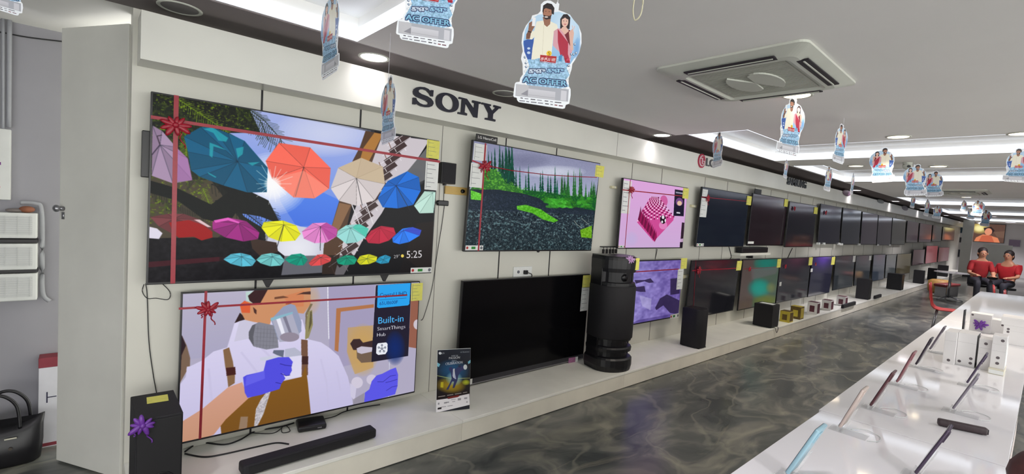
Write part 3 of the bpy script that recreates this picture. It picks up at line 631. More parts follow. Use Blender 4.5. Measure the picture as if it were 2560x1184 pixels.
    p.poly([(1100,510),(1160,490),(1080,760),(1010,900),(965,915),(985,700),(1040,590)], (190, 184, 190)); p.noise([(1100,510),(1160,490),(1080,760),(1010,900),(965,915),(985,700),(1040,590)], 0.4, 5); p.poly([(800,790),(890,790),(880,930),(780,940)], (160, 140, 130), 0.7)
    F(760, 880, 4.934); p.ell((648, 395), 72, 70, (212, 204, 222)); p.ell((830, 360), 66, 62, (208, 200, 220)); p.poly([(560,400),(640,460),(620,620),(570,560)], (208, 202, 226)); p.line([(1052,140),(1048,240)], (214, 220, 236), 2); p.line([(1040,540),(1036,640)], (224, 224, 240), 3)
    p.poly([(600,600),(740,520),(740,640),(600,670)], (140, 134, 144), 0.7)
    p.poly([(738,650),(745,520),(800,480),(830,380),(890,310),(960,290),(1060,240),(1130,215),(1157,300),(1152,440),(1120,545),(800,635)], (92, 88, 232))
    for q in ([(900,388),(970,390),(1060,320),(1130,310)], [(1000,400),(1070,385),(1150,360)], [(1010,500),(1080,455),(1150,440)]): p.line(q, (46, 40, 140), 1.4)
    p.blur(1)
    # overlay panel
    F(760, 700, 4.934); p.poly([(880,72),(1328,42),(1285,962),(825,1032)], (36, 32, 48)); p.ell((1120, 860), 130, 220, (18, 44, 112), soft=True)
    p.poly([(905,72),(1318,46),(1303,310),(1285,328),(915,360),(895,348)], (42, 164, 240))
    p.text('Crystal UHD', (930, 222), (1268, 200), 50, (20, 44, 110), up=(0.03, -1)); p.line([(930,258),(1265,236)], (20, 70, 140), 1); p.text('65U8600F', (926, 322), (1156, 304), 42, (20, 44, 110), up=(0.03, -1))
    p.text('Built-in', (908, 556), (1225, 528), 82, (76, 176, 240), up=(0.04, -1)); p.text('Built-in', (910, 558), (1227, 530), 82, (76, 176, 240), up=(0.04, -1))
    p.text('SmartThings', (898, 642), (1250, 614), 44, (226, 226, 236), up=(0.04, -1)); p.text('Hub', (893, 716), (1002, 708), 42, (226, 226, 236), up=(0.04, -1))
    p.poly([(905,800),(1010,790),(1028,810),(1024,900),(1000,935),(910,945),(885,925),(888,830)], (236, 238, 246))
    for k in range(5):
        a = -PI/2+k*2*PI/5; q = (957+42*math.cos(a), 866+42*math.sin(a)); p.line([(957,866), q], (30, 40, 70), 1.2); p.ell(q, 12, 12, (30, 40, 70)); p.ell(q, 6, 6, (236, 238, 246))
    p.ell((957, 866), 12, 12, (30, 40, 70)); p.ell((957, 866), 6, 6, (236, 238, 246))
    return p.image('spray_painter')

QL = [(1185,350),(1500,407),(1480,628),(1157,627)]
def pic_forest():
    p = canvas(QL, 2.2, (24, 40, 44)); p.frame(1140, 320, 3.7)
    p.poly([(160,120),(1335,320),(1290,640),(120,620)], (138, 140, 170), 1, (176, 182, 210)); p.ell((900, 400), 300, 60, (206, 210, 226), soft=True); p.ell((620, 300), 260, 70, (120, 122, 152), soft=True)
    def tree(x, y, h, w, c_):
        for k in range(9):
            t = k/9; yy = y-h*(1-t); ww = w*(0.15+0.85*t)*(0.8+0.4*rng.rand()); p.poly([(x, yy-h*0.12), (x-ww/2, yy+h*0.09), (x+ww/2, yy+h*0.09)], tuple(np.array(c_)*(0.7+0.6*rng.rand())))
    for i in range(16): tree(300+rng.rand()*230, 600, 330+rng.rand()*130, 70, (18, 66, 52))
    for x, h in ((550,240),(585,250),(640,180),(665,260),(670,150),(700,90),(725,110),(775,200),(795,220),(845,180),(870,170),(910,250),(930,140)): tree(x, 620, h, 34, (18, 74, 54))
    for i in range(26): tree(960+rng.rand()*360, 690+rng.rand()*60, 150+rng.rand()*160, 44, (38, 96, 44))
    p.poly([(560,560),(720,575),(900,600),(1040,620),(1320,640),(1300,760),(900,720),(600,640)], (24, 84, 40)); p.noise([(560,540),(720,555),(900,590),(1320,620),(1300,760),(900,740),(560,640)], 0, 6, (60, 150, 40), (0.5, 0.75), 0.9)
    p.poly([(280,370),(370,380),(460,500),(560,540),(620,600),(380,600),(130,560)], (48, 108, 44)); p.noise([(270,360),(380,370),(470,470),(600,540),(620,610),(130,600)], 0, 6, (110, 190, 60), (0.48, 0.75), 0.9)
    p.poly([(110,560),(380,560),(620,600),(760,640),(900,740),(1080,720),(1280,760),(1260,1150),(60,1150)], (34, 44, 56), 1, (26, 40, 46))
    p.noise([(110,590),(620,610),(900,740),(1280,770),(1280,800),(100,760)], 0, 4, (60, 70, 92), (0.5, 0.75), 0.8)
    p.noise([(110,740),(1280,800),(1260,1150),(60,1150)], 0, 8, (104, 136, 140), (0.55, 0.78), 0.9); p.noise([(110,740),(1280,800),(1260,1150),(60,1150)], 0, 3, (190, 210, 206), (0.68, 0.85), 0.9); p.noise([(110,740),(1280,800),(1260,1150),(60,1150)], 0, 6, (10, 16, 20), (0.58, 0.8), 0.9)
    p.poly([(555,712),(640,702),(780,745),(860,800),(945,850),(900,868),(800,840),(700,780),(560,745)], (88, 180, 40)); p.noise([(555,712),(640,702),(780,745),(860,800),(945,850),(900,868),(800,840),(700,780),(560,745)], 0.35, 6)
    p.poly([(820,630),(1040,670),(1070,720),(980,735),(820,680)], (70, 170, 50)); p.poly([(135,565),(235,600),(240,660),(135,650)], (104, 200, 60)); p.poly([(1150,940),(1260,900),(1260,1020),(1160,1010)], (110, 170, 30)); p.noise([(820,630),(1040,670),(1070,720),(980,735),(820,680)], 0.4, 5); p.noise([(135,565),(235,600),(240,660),(135,650)], 0.4, 5); p.noise([(1150,940),(1260,900),(1260,1020),(1160,1010)], 0.4, 5); p.line([(1090,850),(1120,890),(1170,925)], (150, 160, 150), 1.5); p.line([(1160,830),(1230,890)], (150, 160, 150), 1.5)
    for i in range(60):
        x = 820+rng.rand()*440; y = 640+rng.rand()*90; p.ell((x, y), 22, 12, tuple(np.array((60, 150, 44))*(0.6+0.6*rng.rand())), 0.7)
    p.noise([(160,120),(1335,320),(1260,1150),(60,1150)], 0.08, 3); p.blur(1)
    return p.image('forest_rocks')

QC = [(1557,446),(1721.5,467.5),(1706,621),(1545,620)]
def pic_pink():
    p = canvas(QC, 3.2, (216, 168, 214)); p.frame(1500, 400, 4.2275)
    p.poly([(240,195),(935,285),(870,935),(190,930)], (222, 166, 220), 1, (206, 172, 216)); p.ell((330, 830), 70, 80, (196, 176, 220), soft=True)
    p.ell((668, 435), 42, 62, (206, 96, 160)); p.poly([(520,400),(600,400),(620,480),(780,600),(770,640),(560,860),(385,660),(400,600)], (208, 76, 150))
    for r in range(13):
        t = r/12
        for k in range(12):
            u = k/11; a = np.array([535, 395])*(1-t)+np.array([392, 645])*t; b = np.array([610, 400])*(1-t)+np.array([775, 600])*t; q = a*(1-u)+b*u
            p.poly([(q[0]-8, q[1]-8), (q[0]+8, q[1]-8), (q[0]+8, q[1]+6), (q[0]-8, q[1]+6)], (120, 10, 70) if (r+k) % 2 else (242, 190, 224)); 
    for k in range(12):
        q = np.array([395, 650])*(1-k/11)+np.array([560, 860])*(k/11); p.poly([(q[0], q[1]-20), (q[0]+28, q[1]-160+k*4), (q[0]+34, q[1]-40), (q[0]+10, q[1]+6)], (150, 24, 84) if k % 2 else (110, 14, 64))
    p.ell((660, 690), 44, 44, (226, 130, 190)); p.ell((660, 630), 32, 46, (30, 14, 26)); p.ell((660, 605), 14, 20, (232, 220, 232)); p.ell((650, 655), 10, 14, (232, 220, 232)); p.ell((684, 640), 8, 18, (232, 220, 232))
    p.poly([(790,305),(900,320),(885,595),(772,590)], (22, 18, 40)); p.ell((838, 440), 40, 44, (112, 70, 130)); p.ell((840, 455), 26, 26, (226, 190, 160)); p.poly([(800,330),(880,340),(878,356),(800,346)], (150, 150, 170)); p.poly([(806,548),(846,552),(846,568),(806,564)], (200, 200, 210))
    p.poly([(865,660),(892,664),(880,830),(848,838)], (48, 30, 44)); p.poly([(842,870),(876,868),(870,935),(838,935)], (30, 22, 34)); p.poly([(850,835),(880,832),(878,866),(848,868)], (190, 160, 190))
    return p.image('pink_pattern')
QD = [(1562,652),(1707,645),(1696,795),(1548,817)]
def pic_violet():
    p = canvas(QD, 3.0, (132, 118, 184)); p.frame(1420, 610, 3.384)
    p.poly([(480,140),(975,118),(935,625),(430,700)], (146, 136, 204), 1, (110, 90, 166), True); p.noise([(480,140),(975,118),(935,625),(430,700)], 0.3, 26)
    for q in ([(560,300),(640,300),(690,285),(720,320),(680,325),(640,310),(570,330)], [(560,360),(640,350),(650,400),(610,400),(560,390)], [(770,460),(830,425),(940,480),(930,600),(860,590),(800,520),(740,560),(730,540)], [(860,290),(950,280),(940,420),(860,430)]): p.poly(q, (38, 26, 62), 0.85)
    p.poly([(600,430),(700,460),(690,560),(620,520)], (190, 184, 224), 0.5); p.poly([(590,640),(930,590),(930,640),(440,710)], (60, 44, 110), 0.5); p.blur(1)
    return p.image('violet_painting')
QG = [(1858,648),(1950,645),(1938,759.5),(1844,775)]
def pic_teal():
    p = canvas(QG, 3, (66, 84, 70)); p.frame(1690, 620, 4.2286)
    p.poly([(650,120),(830,115),(800,640),(640,660)], (78, 66, 62)); p.ell((960, 160), 150, 70, (14, 116, 104), soft=True); p.ell((880, 420), 130, 110, (4, 132, 118), soft=True); p.ell((880, 420), 90, 80, (4, 138, 124), soft=True); p.ell((950, 560), 150, 70, (96, 104, 34), soft=True); p.ell((1000, 420), 60, 60, (104, 112, 70), soft=True); p.poly([(790,210),(1080,200),(1060,270),(800,330)], (96, 92, 96), 0.6); p.blur(6)
    return p.image('teal_glow')
def pic_glow(q, base, glow, name):
    p = canvas(q, 3, base); t = np.linspace(0, 1, p.h)[:, None, None]; x = np.linspace(-1, 1, p.w)[None, :, None]
    p.a = p.a+np.array(glow, np.float32)/255*np.exp(-(t/0.28)**2)*np.exp(-(x/0.8)**2); return p.image(name)

# ================================================================== TELEVISIONS
def fit_rect(quad, Yc, aspect=None, tp=60.0):
    Q = np.array(quad, float)
    def corners(q):
        x, z, w, h, ro, ti = q
        E = np.array(Euler((ti, ro, 0), 'XYZ').to_matrix()); B = np.array([x, Yc, z])
        L = np.array([[-w/2, 0, h/2], [w/2, 0, h/2], [w/2, 0, -h/2], [-w/2, 0, -h/2]])
        return B+L@E.T
    def res(q):
        r = [c for P, t in zip(corners(q), Q) for c in (pj(P)-t)]
        r += [q[4]*500, (q[5]-0.02)*tp]
        if aspect: r.append((q[3]/q[2]-aspect)*150)
        return np.array(r)
    P = np.array([ony(*p, Yc) for p in quad]); w = (P[1, 0]-P[0, 0]+P[2, 0]-P[3, 0])/2; h = (P[0, 2]-P[3, 2]+P[1, 2]-P[2, 2])/2
    q = np.array([P[:, 0].mean(), P[:, 2].mean(), w, h, 0, 0.02]); lam = 1e-3; r = res(q)
    for _ in range(40):
        J = np.array([(res(q+np.eye(6)[i]*1e-5)-r)/1e-5 for i in range(6)]).T; A = J.T@J
        for _k in range(12):
            dq = -np.linalg.solve(A+lam*np.diag(np.diag(A)), J.T@r); r2 = res(q+dq)
            if r2@r2 < r@r: q = q+dq; r = r2; lam /= 3; break
            lam *= 4
    return q
M_side = mat('tv_side', (30, 30, 36), 0.4, noise=0)
class TV: pass
def make_tv(label, quad, Yc=3.08, screen=None, group='televisions on the display wall', aspect=0.57, parts=True, name='television', th=0.028, chin=0.0, bez=0.008):
    x, z, w, h, ro, ti = fit_rect(quad, Yc, aspect)
    T = TV(); T.w, T.h = w, h
    E = Euler((ti, ro, 0), 'XYZ').to_matrix(); base = Vector((x, Yc, z))+E@Vector((0, 0, -h/2))
    T.o = thing(name, label, 'television', tuple(base), (ti, ro, 0), group)
    T.M = Matrix.Translation(base)@E.to_4x4(); T.Mi = T.M.inverted()
    MB().box((-w/2, 0, 0), (w/2, th, h), 0.003).build('bezel', M_bezel, T.o)
    if parts:
        MB().box((-w*0.3, th, h*0.12), (w*0.3, th+0.022, h*0.7), 0.008).build('rear_housing', M_side, T.o)
    cz = h*0.5; yb = (WALL_Y-Yc)/math.cos(ti)
    k = MB(); k.box((-min(w*0.2, 0.2), th, cz-0.1), (-min(w*0.2, 0.2)+0.04, yb+0.004, cz+0.1)); k.box((min(w*0.2, 0.2)-0.04, th, cz-0.1), (min(w*0.2, 0.2), yb+0.004, cz+0.1)); k.box((-min(w*0.2, 0.2), yb-0.014, cz-0.03), (min(w*0.2, 0.2), yb+0.002, cz+0.03))
    k.build('wall_mount', M_joint, T.o)
    m = screen if screen is not None else M_screen_off
    MB().box((-w/2+bez, -0.0015, bez+0.004+chin), (w/2-bez, 0.0, h-bez)).build('screen', m, T.o, uv=(-w/2, w/2, 0, h))
    T.i = 0
    return T
def loc(T, px, py, off=0.0):
    o = T.Mi@Vector((0, 0, CAM_Z)); d = T.Mi.to_3x3()@Vector(ray(px, py)); t = (-off-o.y)/d.y; return o+d*t
def sticker(T, x0, y0, x1, y1, name, m, off=0.003, lines=0, ink=None, th=0.0008):
    """paper stuck on the front, given by its photo bounds"""
    a = loc(T, x0, y0, off); b = loc(T, x1, y1, off); xa, xb = sorted((a.x, b.x)); za, zb = sorted((a.z, b.z))
    s = MB().box((xa, -off-th, za), (xb, -off, zb)).build(name, m, T.o)
    if lines:
        k = MB(); hh = zb-za; k.box((xa+(xb-xa)*0.10, -off-th-0.0004, za+hh*0.05), (xa+(xb-xa)*0.12, -off-th, zb-hh*0.05))
        for i in range(lines):
            zz = za+hh*(i+0.7)/(lines+0.4); ww = (xb-xa)*(0.35+0.4*((i*37) % 10)/10); k.box((xa+(xb-xa)*0.115, -off-th-0.0004, zz-hh*0.007), (xa+(xb-xa)*0.12+ww, -off-th, zz+hh*0.007))
        k.build('printing', ink or M_ink, s)
    return s
def ribbon(T, pts, wpx=0.012, m=None, off=0.005, name='ribbon'):
    P = [loc(T, x, y, off) for x, y in pts]; b = MB(); b.tube(P, wpx/2, 6, None); o = b.build(name, m or M_ribbon, T.o)
    return o
def flat_ribbon(T, p0, p1, w=0.014, m=None, off=0.004):
    a = loc(T, *p0, off); b = loc(T, *p1, off); d = (b-a); L = d.length; k = MB()
    ang_ = math.atan2(d.z, d.x); Mx = Matrix.Translation(a)@Matrix.Rotation(-ang_, 4, 'Y')
    k.box((0, -0.0006, -w/2), (L, 0.0006, w/2), M=Mx); return k.build('ribbon', m or M_ribbon, T.o)
def bow_mb(c, s, tails=True, seed=1):
    k = MB(); rr = random.Random(seed)
    for i in range(9):
        a = 2*PI*i/9+rr.random()*0.3; l = s*(0.75+0.4*rr.random()); cx = c[0]+math.cos(a)*l*0.5; cz = c[2]+math.sin(a)*l*0.34
        k.ell((cx, c[1]-0.012-0.006*rr.random(), cz), (l*0.5, 0.008, l*0.17), 10, 6, Matrix.Rotation(-a, 4, 'Y'))
    k.ell((c[0], c[1]-0.02, c[2]), (s*0.2, 0.012, s*0.2), 10, 6)
    if tails:
        for sx in (-1, 1):
            pts = [(c[0]+sx*s*(0.2+0.35*t)+0.1*s*math.sin(t*9), c[1]-0.008-0.004*math.sin(t*7), c[2]-s*(0.2+0.55*t if sx < 0 else 0.2+1.3*t)) for t in np.linspace(0, 1, 14)]
            k.tube(pts, 0.0035, 5)
    return k
def bow(T, px, py, s=0.07, m=None, off=0.005, tails=True):
    p = loc(T, px, py, off); return bow_mb((p.x, -off, p.z), s, tails, int(px)).build('bow', m or M_ribbon, T.o, True)
def energy(T, x0, y0, x1, y1):
    s = sticker(T, x0, y0, x1, y1, 'energy_label', M_wlab, 0.003)
    a = loc(T, x0, y0, .003); b = loc(T, x1, y1, .003); w = abs(b.x-a.x); h = abs(b.z-a.z); xa = min(a.x, b.x); za = min(a.z, b.z)
    MB().box((xa+w*0.33, -0.0043, za+h*0.25), (xa+w*0.56, -0.0038, za+h*0.75)).build('green_mark', M_green, s)
    MB().cyl((xa+w*0.1, -0.0043, za+h*0.5), (xa+w*0.1, -0.0038, za+h*0.5), h*0.28, seg=12).build('round_mark', mat('label_red', (176, 40, 40), 0.6, noise=0), s)
    MB().cyl((xa+w*0.9, -0.0043, za+h*0.5), (xa+w*0.9, -0.0038, za+h*0.5), h*0.32, seg=12).build('round_mark', M_ink, s)

im = img_mat
S_A = im('screen_umbrellas', pic_umbrellas(), 0.25, True, 0.95, 0.08)
S_P = im('screen_painter', pic_painter(), 0.25, True, 0.95, 0.08)
S_L = im('screen_forest', pic_forest(), 0.25, True, 0.95, 0.08)
S_C = im('screen_pink', pic_pink(), 0.25, True, 0.95, 0.08)
S_V = im('screen_violet', pic_violet(), 0.25, True, 0.9, 0.1)
S_T = im('screen_teal', pic_teal(), 0.2, True, 0.9, 0.25)

A = make_tv('biggest television, showing a sky of coloured umbrellas, 5:25 on the clock', QA, 3.06, S_A)
flat_ribbon(A, (441, 238), (432, 708), 0.021); flat_ribbon(A, (377, 292), (1100, 404), 0.017); bow(A, 438, 313, 0.075)
s_ = sticker(A, 1068, 348, 1097, 398, 'price_tag', M_yel, 0.006, 4); sticker(A, 1065, 402, 1093, 476, 'spec_label', M_wlab, 0.003, 6); energy(A, 1027, 669, 1078, 680)
MB().box((-A.w/2-0.03, 0.02, A.h*0.56), (-A.w/2+0.02, 0.06, A.h*0.8), 0.004).build('side_module', M_black, A.o)
for sx in (-0.16, 0.28): MB().prism([(A.w*sx-0.03, 0), (A.w*sx+0.03, 0), (A.w*sx+0.006, -0.045), (A.w*sx-0.006, -0.045)], 0.004, 0.02, 'y').build('bottom_foot', M_black, A.o)

P_ = make_tv('lower left television showing a masked painter with blue gloves and a spray gun', QP, 3.08, S_P)
flat_ribbon(P_, (515, 727), (500, 1096), 0.013); flat_ribbon(P_, (447, 771), (1018, 737), 0.012); bow(P_, 519, 772, 0.06)
sticker(P_, 1029, 708, 1055, 750, 'price_tag', M_yel, 0.006, 5)

B = make_tv('television showing a rocky green conifer landscape under cloudy sky', QL, 3.06, S_L)
flat_ribbon(B, (1214, 358), (1196, 627), 0.016); flat_ribbon(B, (1180, 401), (1212, 413), 0.012); ribbon(B, [(1212,413),(1280,426),(1370,437),(1440,441),(1492,443)], 0.008); bow(B, 1211, 415, 0.07)
sticker(B, 1186, 357, 1214, 404, 'spec_label', M_wlab, 0.002, 3); sticker(B, 1178, 406, 1206, 470, 'spec_label', M_wlab, 0.002, 4); sticker(B, 1490, 412, 1508, 444, 'price_tag', M_yel, 0.006, 3); energy(B, 1164, 613, 1207, 625)
pa = loc(B, 1190, 357, 0); pb = loc(B, 1243, 362, 0)
tp = MB().box((pa.x, 0.0, B.h-0.002), (pb.x, 0.012, B.h+0.052), 0.002).build('top_card', M_black, B.o); text_mesh('card_lettering', 'LG NanoCell', M_wlab, tp, pa.x+0.015, B.h+0.018, (pb.x-pa.x)-0.03, 0.02, -0.0003, 0.001)
MB().cyl((B.w*0.03, 0.004, 0.002), (B.w*0.03, 0.016, 0.002), 0.015, seg=16).build('sensor', M_black, B.o)

B2 = make_tv('big switched-off television with a long price strip beside the tall speaker', [(1155,701),(1477,687),(1458,895),(1140,966)], 3.08, None, chin=0.0)
sticker(B2, 1458, 688, 1475, 718, 'price_tag', M_yel, 0.005, 2); sticker(B2, 1455, 718, 1470, 775, 'spec_label', M_wlab, 0.005, 5)
MB().box((-B2.w/2, -0.003, 0.0), (B2.w/2, -0.001, 0.045)).build('lower_bezel', mat('grey_bezel', (44, 44, 50), 0.5, noise=0.05), B2.o)
MB().box((-B2.w/2, -0.004, -0.006), (B2.w/2, 0.01, 0.003)).build('chrome_edge', M_metal, B2.o)
sticker(B2, 1170, 948, 1180, 959, 'round_label', M_wlab, 0.006, 1)

C = make_tv('television showing a magenta patterned block on pale pink', QC, 3.06, S_C)
flat_ribbon(C, (1576, 449), (1562, 620), 0.01); flat_ribbon(C, (1556, 474), (1708, 490), 0.011); bow(C, 1576, 474, 0.06)
sticker(C, 1559, 450, 1573, 534, 'spec_label', M_wlab, 0.002, 7); sticker(C, 1708, 469, 1720, 497, 'price_tag', M_yel, 0.006, 2); energy(C, 1546, 613, 1562, 619)
D = make_tv('dark television reflecting the shop, right of the pink screen', [(1755,468.5),(1876,486),(1859.5,616),(1738,615)], 3.07, im('screen_dim_blue', pic_glow([(1755,468),(1876,486),(1859,616),(1738,615)], (20, 26, 36), (14, 8, 8), 'dim_blue'), 0.10, True, 1.0, 0.9))
sticker(D, 1757, 472, 1768, 492, 'spec_label', M_wlab, 0.002, 2); sticker(D, 1754, 494, 1765, 543, 'spec_label', M_wlab, 0.002, 4); sticker(D, 1868, 489, 1877, 513, 'price_tag', M_yel, 0.006, 2); energy(D, 1742, 608, 1759, 615); bow(D, 1768, 495, 0.06); flat_ribbon(D, (1753, 492), (1868, 503), 0.008)
def qd(a, b, ta, tb, c, d, ba, bb): return [(a, ta), (b, tb), (d, bb), (c, ba)]
def screen_b(n, base, glow, q): return im('screen_'+n, pic_glow(q, base, glow, n), 0.10, True, 1.0, 0.9)
top = [
 ('dark television above the small soundbar shelf', qd(1884,1969,485,495,1865,1960,612,614), 3.07, (30, 22, 26), (16, 8, 14)),
 ('dark television overlapping the one above the soundbar shelf', qd(1972,2045,504,514,1962,2032,616,617), 3.03, (20, 20, 26), (20, 6, 10)),
 ('wide dark upper television with white feet below its screen, sixth along', qd(2052,2104,509,518,2044,2099,609,610), 3.07, (26, 26, 34), (18, 12, 18)),
 ('seventh upper television from the left, grey with shop reflections', qd(2105,2155,519,528,2100,2151,610,610), 3.07, (30, 32, 38), (10, 8, 12)),
 ('eighth upper television from the left, mauve grey screen', qd(2156,2194,528,536,2152,2191,611,612), 3.07, (40, 36, 44), (10, 8, 8)),
 ('ninth upper television from the left, with a white edge below', qd(2196,2229,537,543,2193,2227,613,613), 3.07, (28, 26, 34), (14, 8, 10)),
 ('tenth upper television from the left', qd(2231,2264,544,549,2229,2262,612,611), 3.07, (30, 32, 32), (8, 8, 8)),
 ('eleventh upper television from the left', qd(2268,2296,551,556,2266,2294,607,606), 3.07, (38, 32, 38), (8, 8, 8)),
 ('twelfth upper television from the left', qd(2299,2329,557,561,2298,2328,606,605), 3.07, (46, 38, 44), (8, 8, 8)),
 ('thirteenth upper television from the left', qd(2332,2354,562,565,2331,2353,604,603), 3.07, (34, 32, 36), (8, 8, 8)),
 ('farthest upper television at the end of the wall', qd(2357,2386,566,571,2356,2386,602,600), 3.07, (50, 44, 42), (8, 8, 8))]
TT = []
for i, (l, q, Y, b_, g) in enumerate(top):
    t = make_tv(l, q, Y, screen_b('top_%d' % i, b_, g, q), parts=i < 5, aspect=0.57 if i < 4 else None, bez=0.012, th=0.02); TT.append(t)
sticker(TT[0], 1962, 497, 1969, 517, 'price_tag', M_yel, 0.006); sticker(TT[0], 1870, 603, 1884, 609, 'energy_label', M_wlab); sticker(TT[1], 2036, 517, 2043, 535, 'price_tag', M_yel, 0.006); sticker(TT[1], 1978, 500, 1979, 501, 'pin', M_black); bow(TT[1], 1984, 521, 0.05, tails=False)
pa = loc(TT[0], 1887, 484, 0); pb = loc(TT[0], 1903, 486, 0); MB().box((pa.x, 0, TT[0].h-0.002), (pb.x, 0.012, TT[0].h+0.07), 0.002).build('top_card', M_black, TT[0].o)
for t, xs_ in ((TT[2], (2045, 2058, 2096)), (TT[3], (2103, 2147)), (TT[5], (2194, 2224))):
    for x in xs_:
        a = loc(t, x, 608, 0); MB().box((a.x-0.03, -0.03, -0.012), (a.x+0.03, 0.02, 0.03), 0.003).build('white_foot', M_wlab, t.o)
bow(TT[2], 2063, 531, 0.06, tails=False)

low = [
 ('television showing a violet ink painting behind the tall speaker', QD, 3.07, S_V, 0.57),
 ('dark lower television with a red bow behind the rounded subwoofer', [(1728,651),(1853,648),(1833,776),(1711,797)], 3.07, (16, 16, 20), (40, 4, 10)),
 ('lower television glowing teal and olive', QG, 3.07, S_T, None),
 ('dark lower television right of the teal screen', [(1951,645),(2028,643),(2017,742),(1940,758)], 3.07, (26, 28, 34), (44, 14, 20)),
 ('lower television with a violet glow along its top', [(2031,641),(2086,640),(2072,732),(2020,742)], 3.07, (30, 30, 46), (60, 30, 110)),
 ('sixth lower television from the left, grey screen', [(2090,640),(2137,637),(2131,715),(2082,727)], 3.07, (40, 44, 48), (20, 0, 0)),
 ('seventh lower television from the left, grey screen', [(2141,638),(2177,637),(2173,706),(2135,715)], 3.07, (42, 46, 50), (16, 0, 0)),
 ('eighth lower television from the left, bluish screen', [(2184,635),(2213,636),(2209,696),(2180,706)], 3.07, (46, 52, 62), (20, 0, 0)),
 ('ninth lower television from the left, pale greenish screen', [(2216,636),(2240,635),(2237,689),(2213,697)], 3.07, (58, 62, 64), (10, 8, 0)),
 ('tenth lower television from the left, brownish screen', [(2243,634),(2278,633),(2274,681),(2240,690)], 3.07, (62, 56, 42), (10, 8, 0)),
 ('far lower television with a dark maroon reflection coloured into its screen', [(2283,624),(2312,622),(2309,660),(2281,664)], 3.07, (44, 22, 30), (10, 0, 0)),  # these three reds put reflected colour into the screen emission
 ('far lower television with a bright red reflection coloured into its screen', [(2316,614),(2344,613),(2342,656),(2314,659)], 3.07, (104, 22, 34), (10, 0, 0)),
 ('farthest lower television with a brownish red reflection coloured into its screen', [(2347,618),(2373,617),(2371,652),(2345,655)], 3.07, (72, 26, 34), (10, 0, 0))]
LT = []
for i, (l, q, Y, b_, g) in enumerate(low):
    m = b_ if not isinstance(b_, tuple) else screen_b('low_%d' % i, b_, g, q)
    LT.append(make_tv(l, q, Y, m, parts=i < 6, aspect=0.57 if i < 2 else None, bez=0.012, th=0.02))
flat_ribbon(LT[0], (1560, 681), (1697, 672), 0.012); sticker(LT[0], 1703, 645, 1716, 671, 'price_tag', M_yel, 0.006, 2); sticker(LT[0], 1695, 672, 1705, 722, 'spec_label', M_wlab, 0.003, 5); energy(LT[0], 1676, 786, 1696, 793)
sticker(LT[1], 1843, 652, 1852, 675, 'price_tag', M_yel, 0.006, 2); flat_ribbon(LT[1], (1730, 676), (1842, 670), 0.012); flat_ribbon(LT[1], (1740, 650), (1733, 780), 0.008); bow(LT[1], 1746, 674, 0.07)
sticker(LT[2], 1944, 647, 1951, 668, 'price_tag', M_yel, 0.006, 2); bow(LT[2], 1872, 672, 0.05, tails=False); flat_ribbon(LT[2], (1858, 672), (1944, 667), 0.005)
sticker(LT[3], 2023, 643, 2030, 662, 'price_tag', M_yel, 0.006, 2); sticker(LT[3], 1949, 705, 1953, 714, 'small_label', M_wlab, 0.003); bow(LT[3], 1962, 665, 0.05, tails=False)
sticker(LT[4], 2080, 642, 2086, 661, 'price_tag', M_yel, 0.006); sticker(LT[4], 2027, 671, 2031, 679, 'small_label', M_wlab, 0.003); bow(LT[4], 2037, 660, 0.045, tails=False)
sticker(LT[5], 2133, 639, 2138, 654, 'price_tag', M_wlab, 0.006); sticker(LT[6], 2173, 639, 2178, 650, 'price_tag', M_wlab, 0.006)

# ================================================================== THINGS ON THE PLINTH
LZ = LED_Z
def hgt(P, ypx):
    hs = np.linspace(0, 2.2, 2201); ys = np.array([pj([P[0], P[1], P[2]+h])[1] for h in hs]); return float(hs[np.argmin(abs(ys-ypx))])
# near subwoofer
t = thing('subwoofer', 'tall black subwoofer with a yellow note and purple ribbon at the near end', 'subwoofer', (0.272, 2.80, LZ), (0, 0, 0), 'black subwoofers on the plinth')
MB().box((-0.088, -0.165, 0.008), (0.088, 0.165, 0.425), 0.004).build('cabinet', M_cloth, t)
MB().box((-0.083, -0.171, 0.012), (0.083, -0.1655, 0.415), 0.002).build('front_grille', mat('fine_grille', (15, 14, 18), 0.6, noise=0.1, nscale=200), t)
MB().lathe([(0.055, 0), (0.052, 0.003), (0.05, 0.0005), (0.0, 0.0005)]).build('port_ring', M_black, t, True).matrix_local = Matrix.Translation((0.01, -0.171, 0.11))@Matrix.Rotation(PI/2, 4, 'X')
for sx in (-1, 1):
    for sy in (-1, 1): MB().cyl((sx*0.07, sy*0.14, 0), (sx*0.07, sy*0.14, 0.008), 0.012).build('foot', M_black, t)
MB().box((-0.035, 0.02, 0.4252), (0.05, 0.11, 0.4262), M=Matrix.Rotation(-0.06, 4, 'Z')).build('yellow_note', M_yel, t)
bow_mb((-0.065, -0.168, 0.405), 0.06, True, 4).build('bow', M_ribpink, t, True)

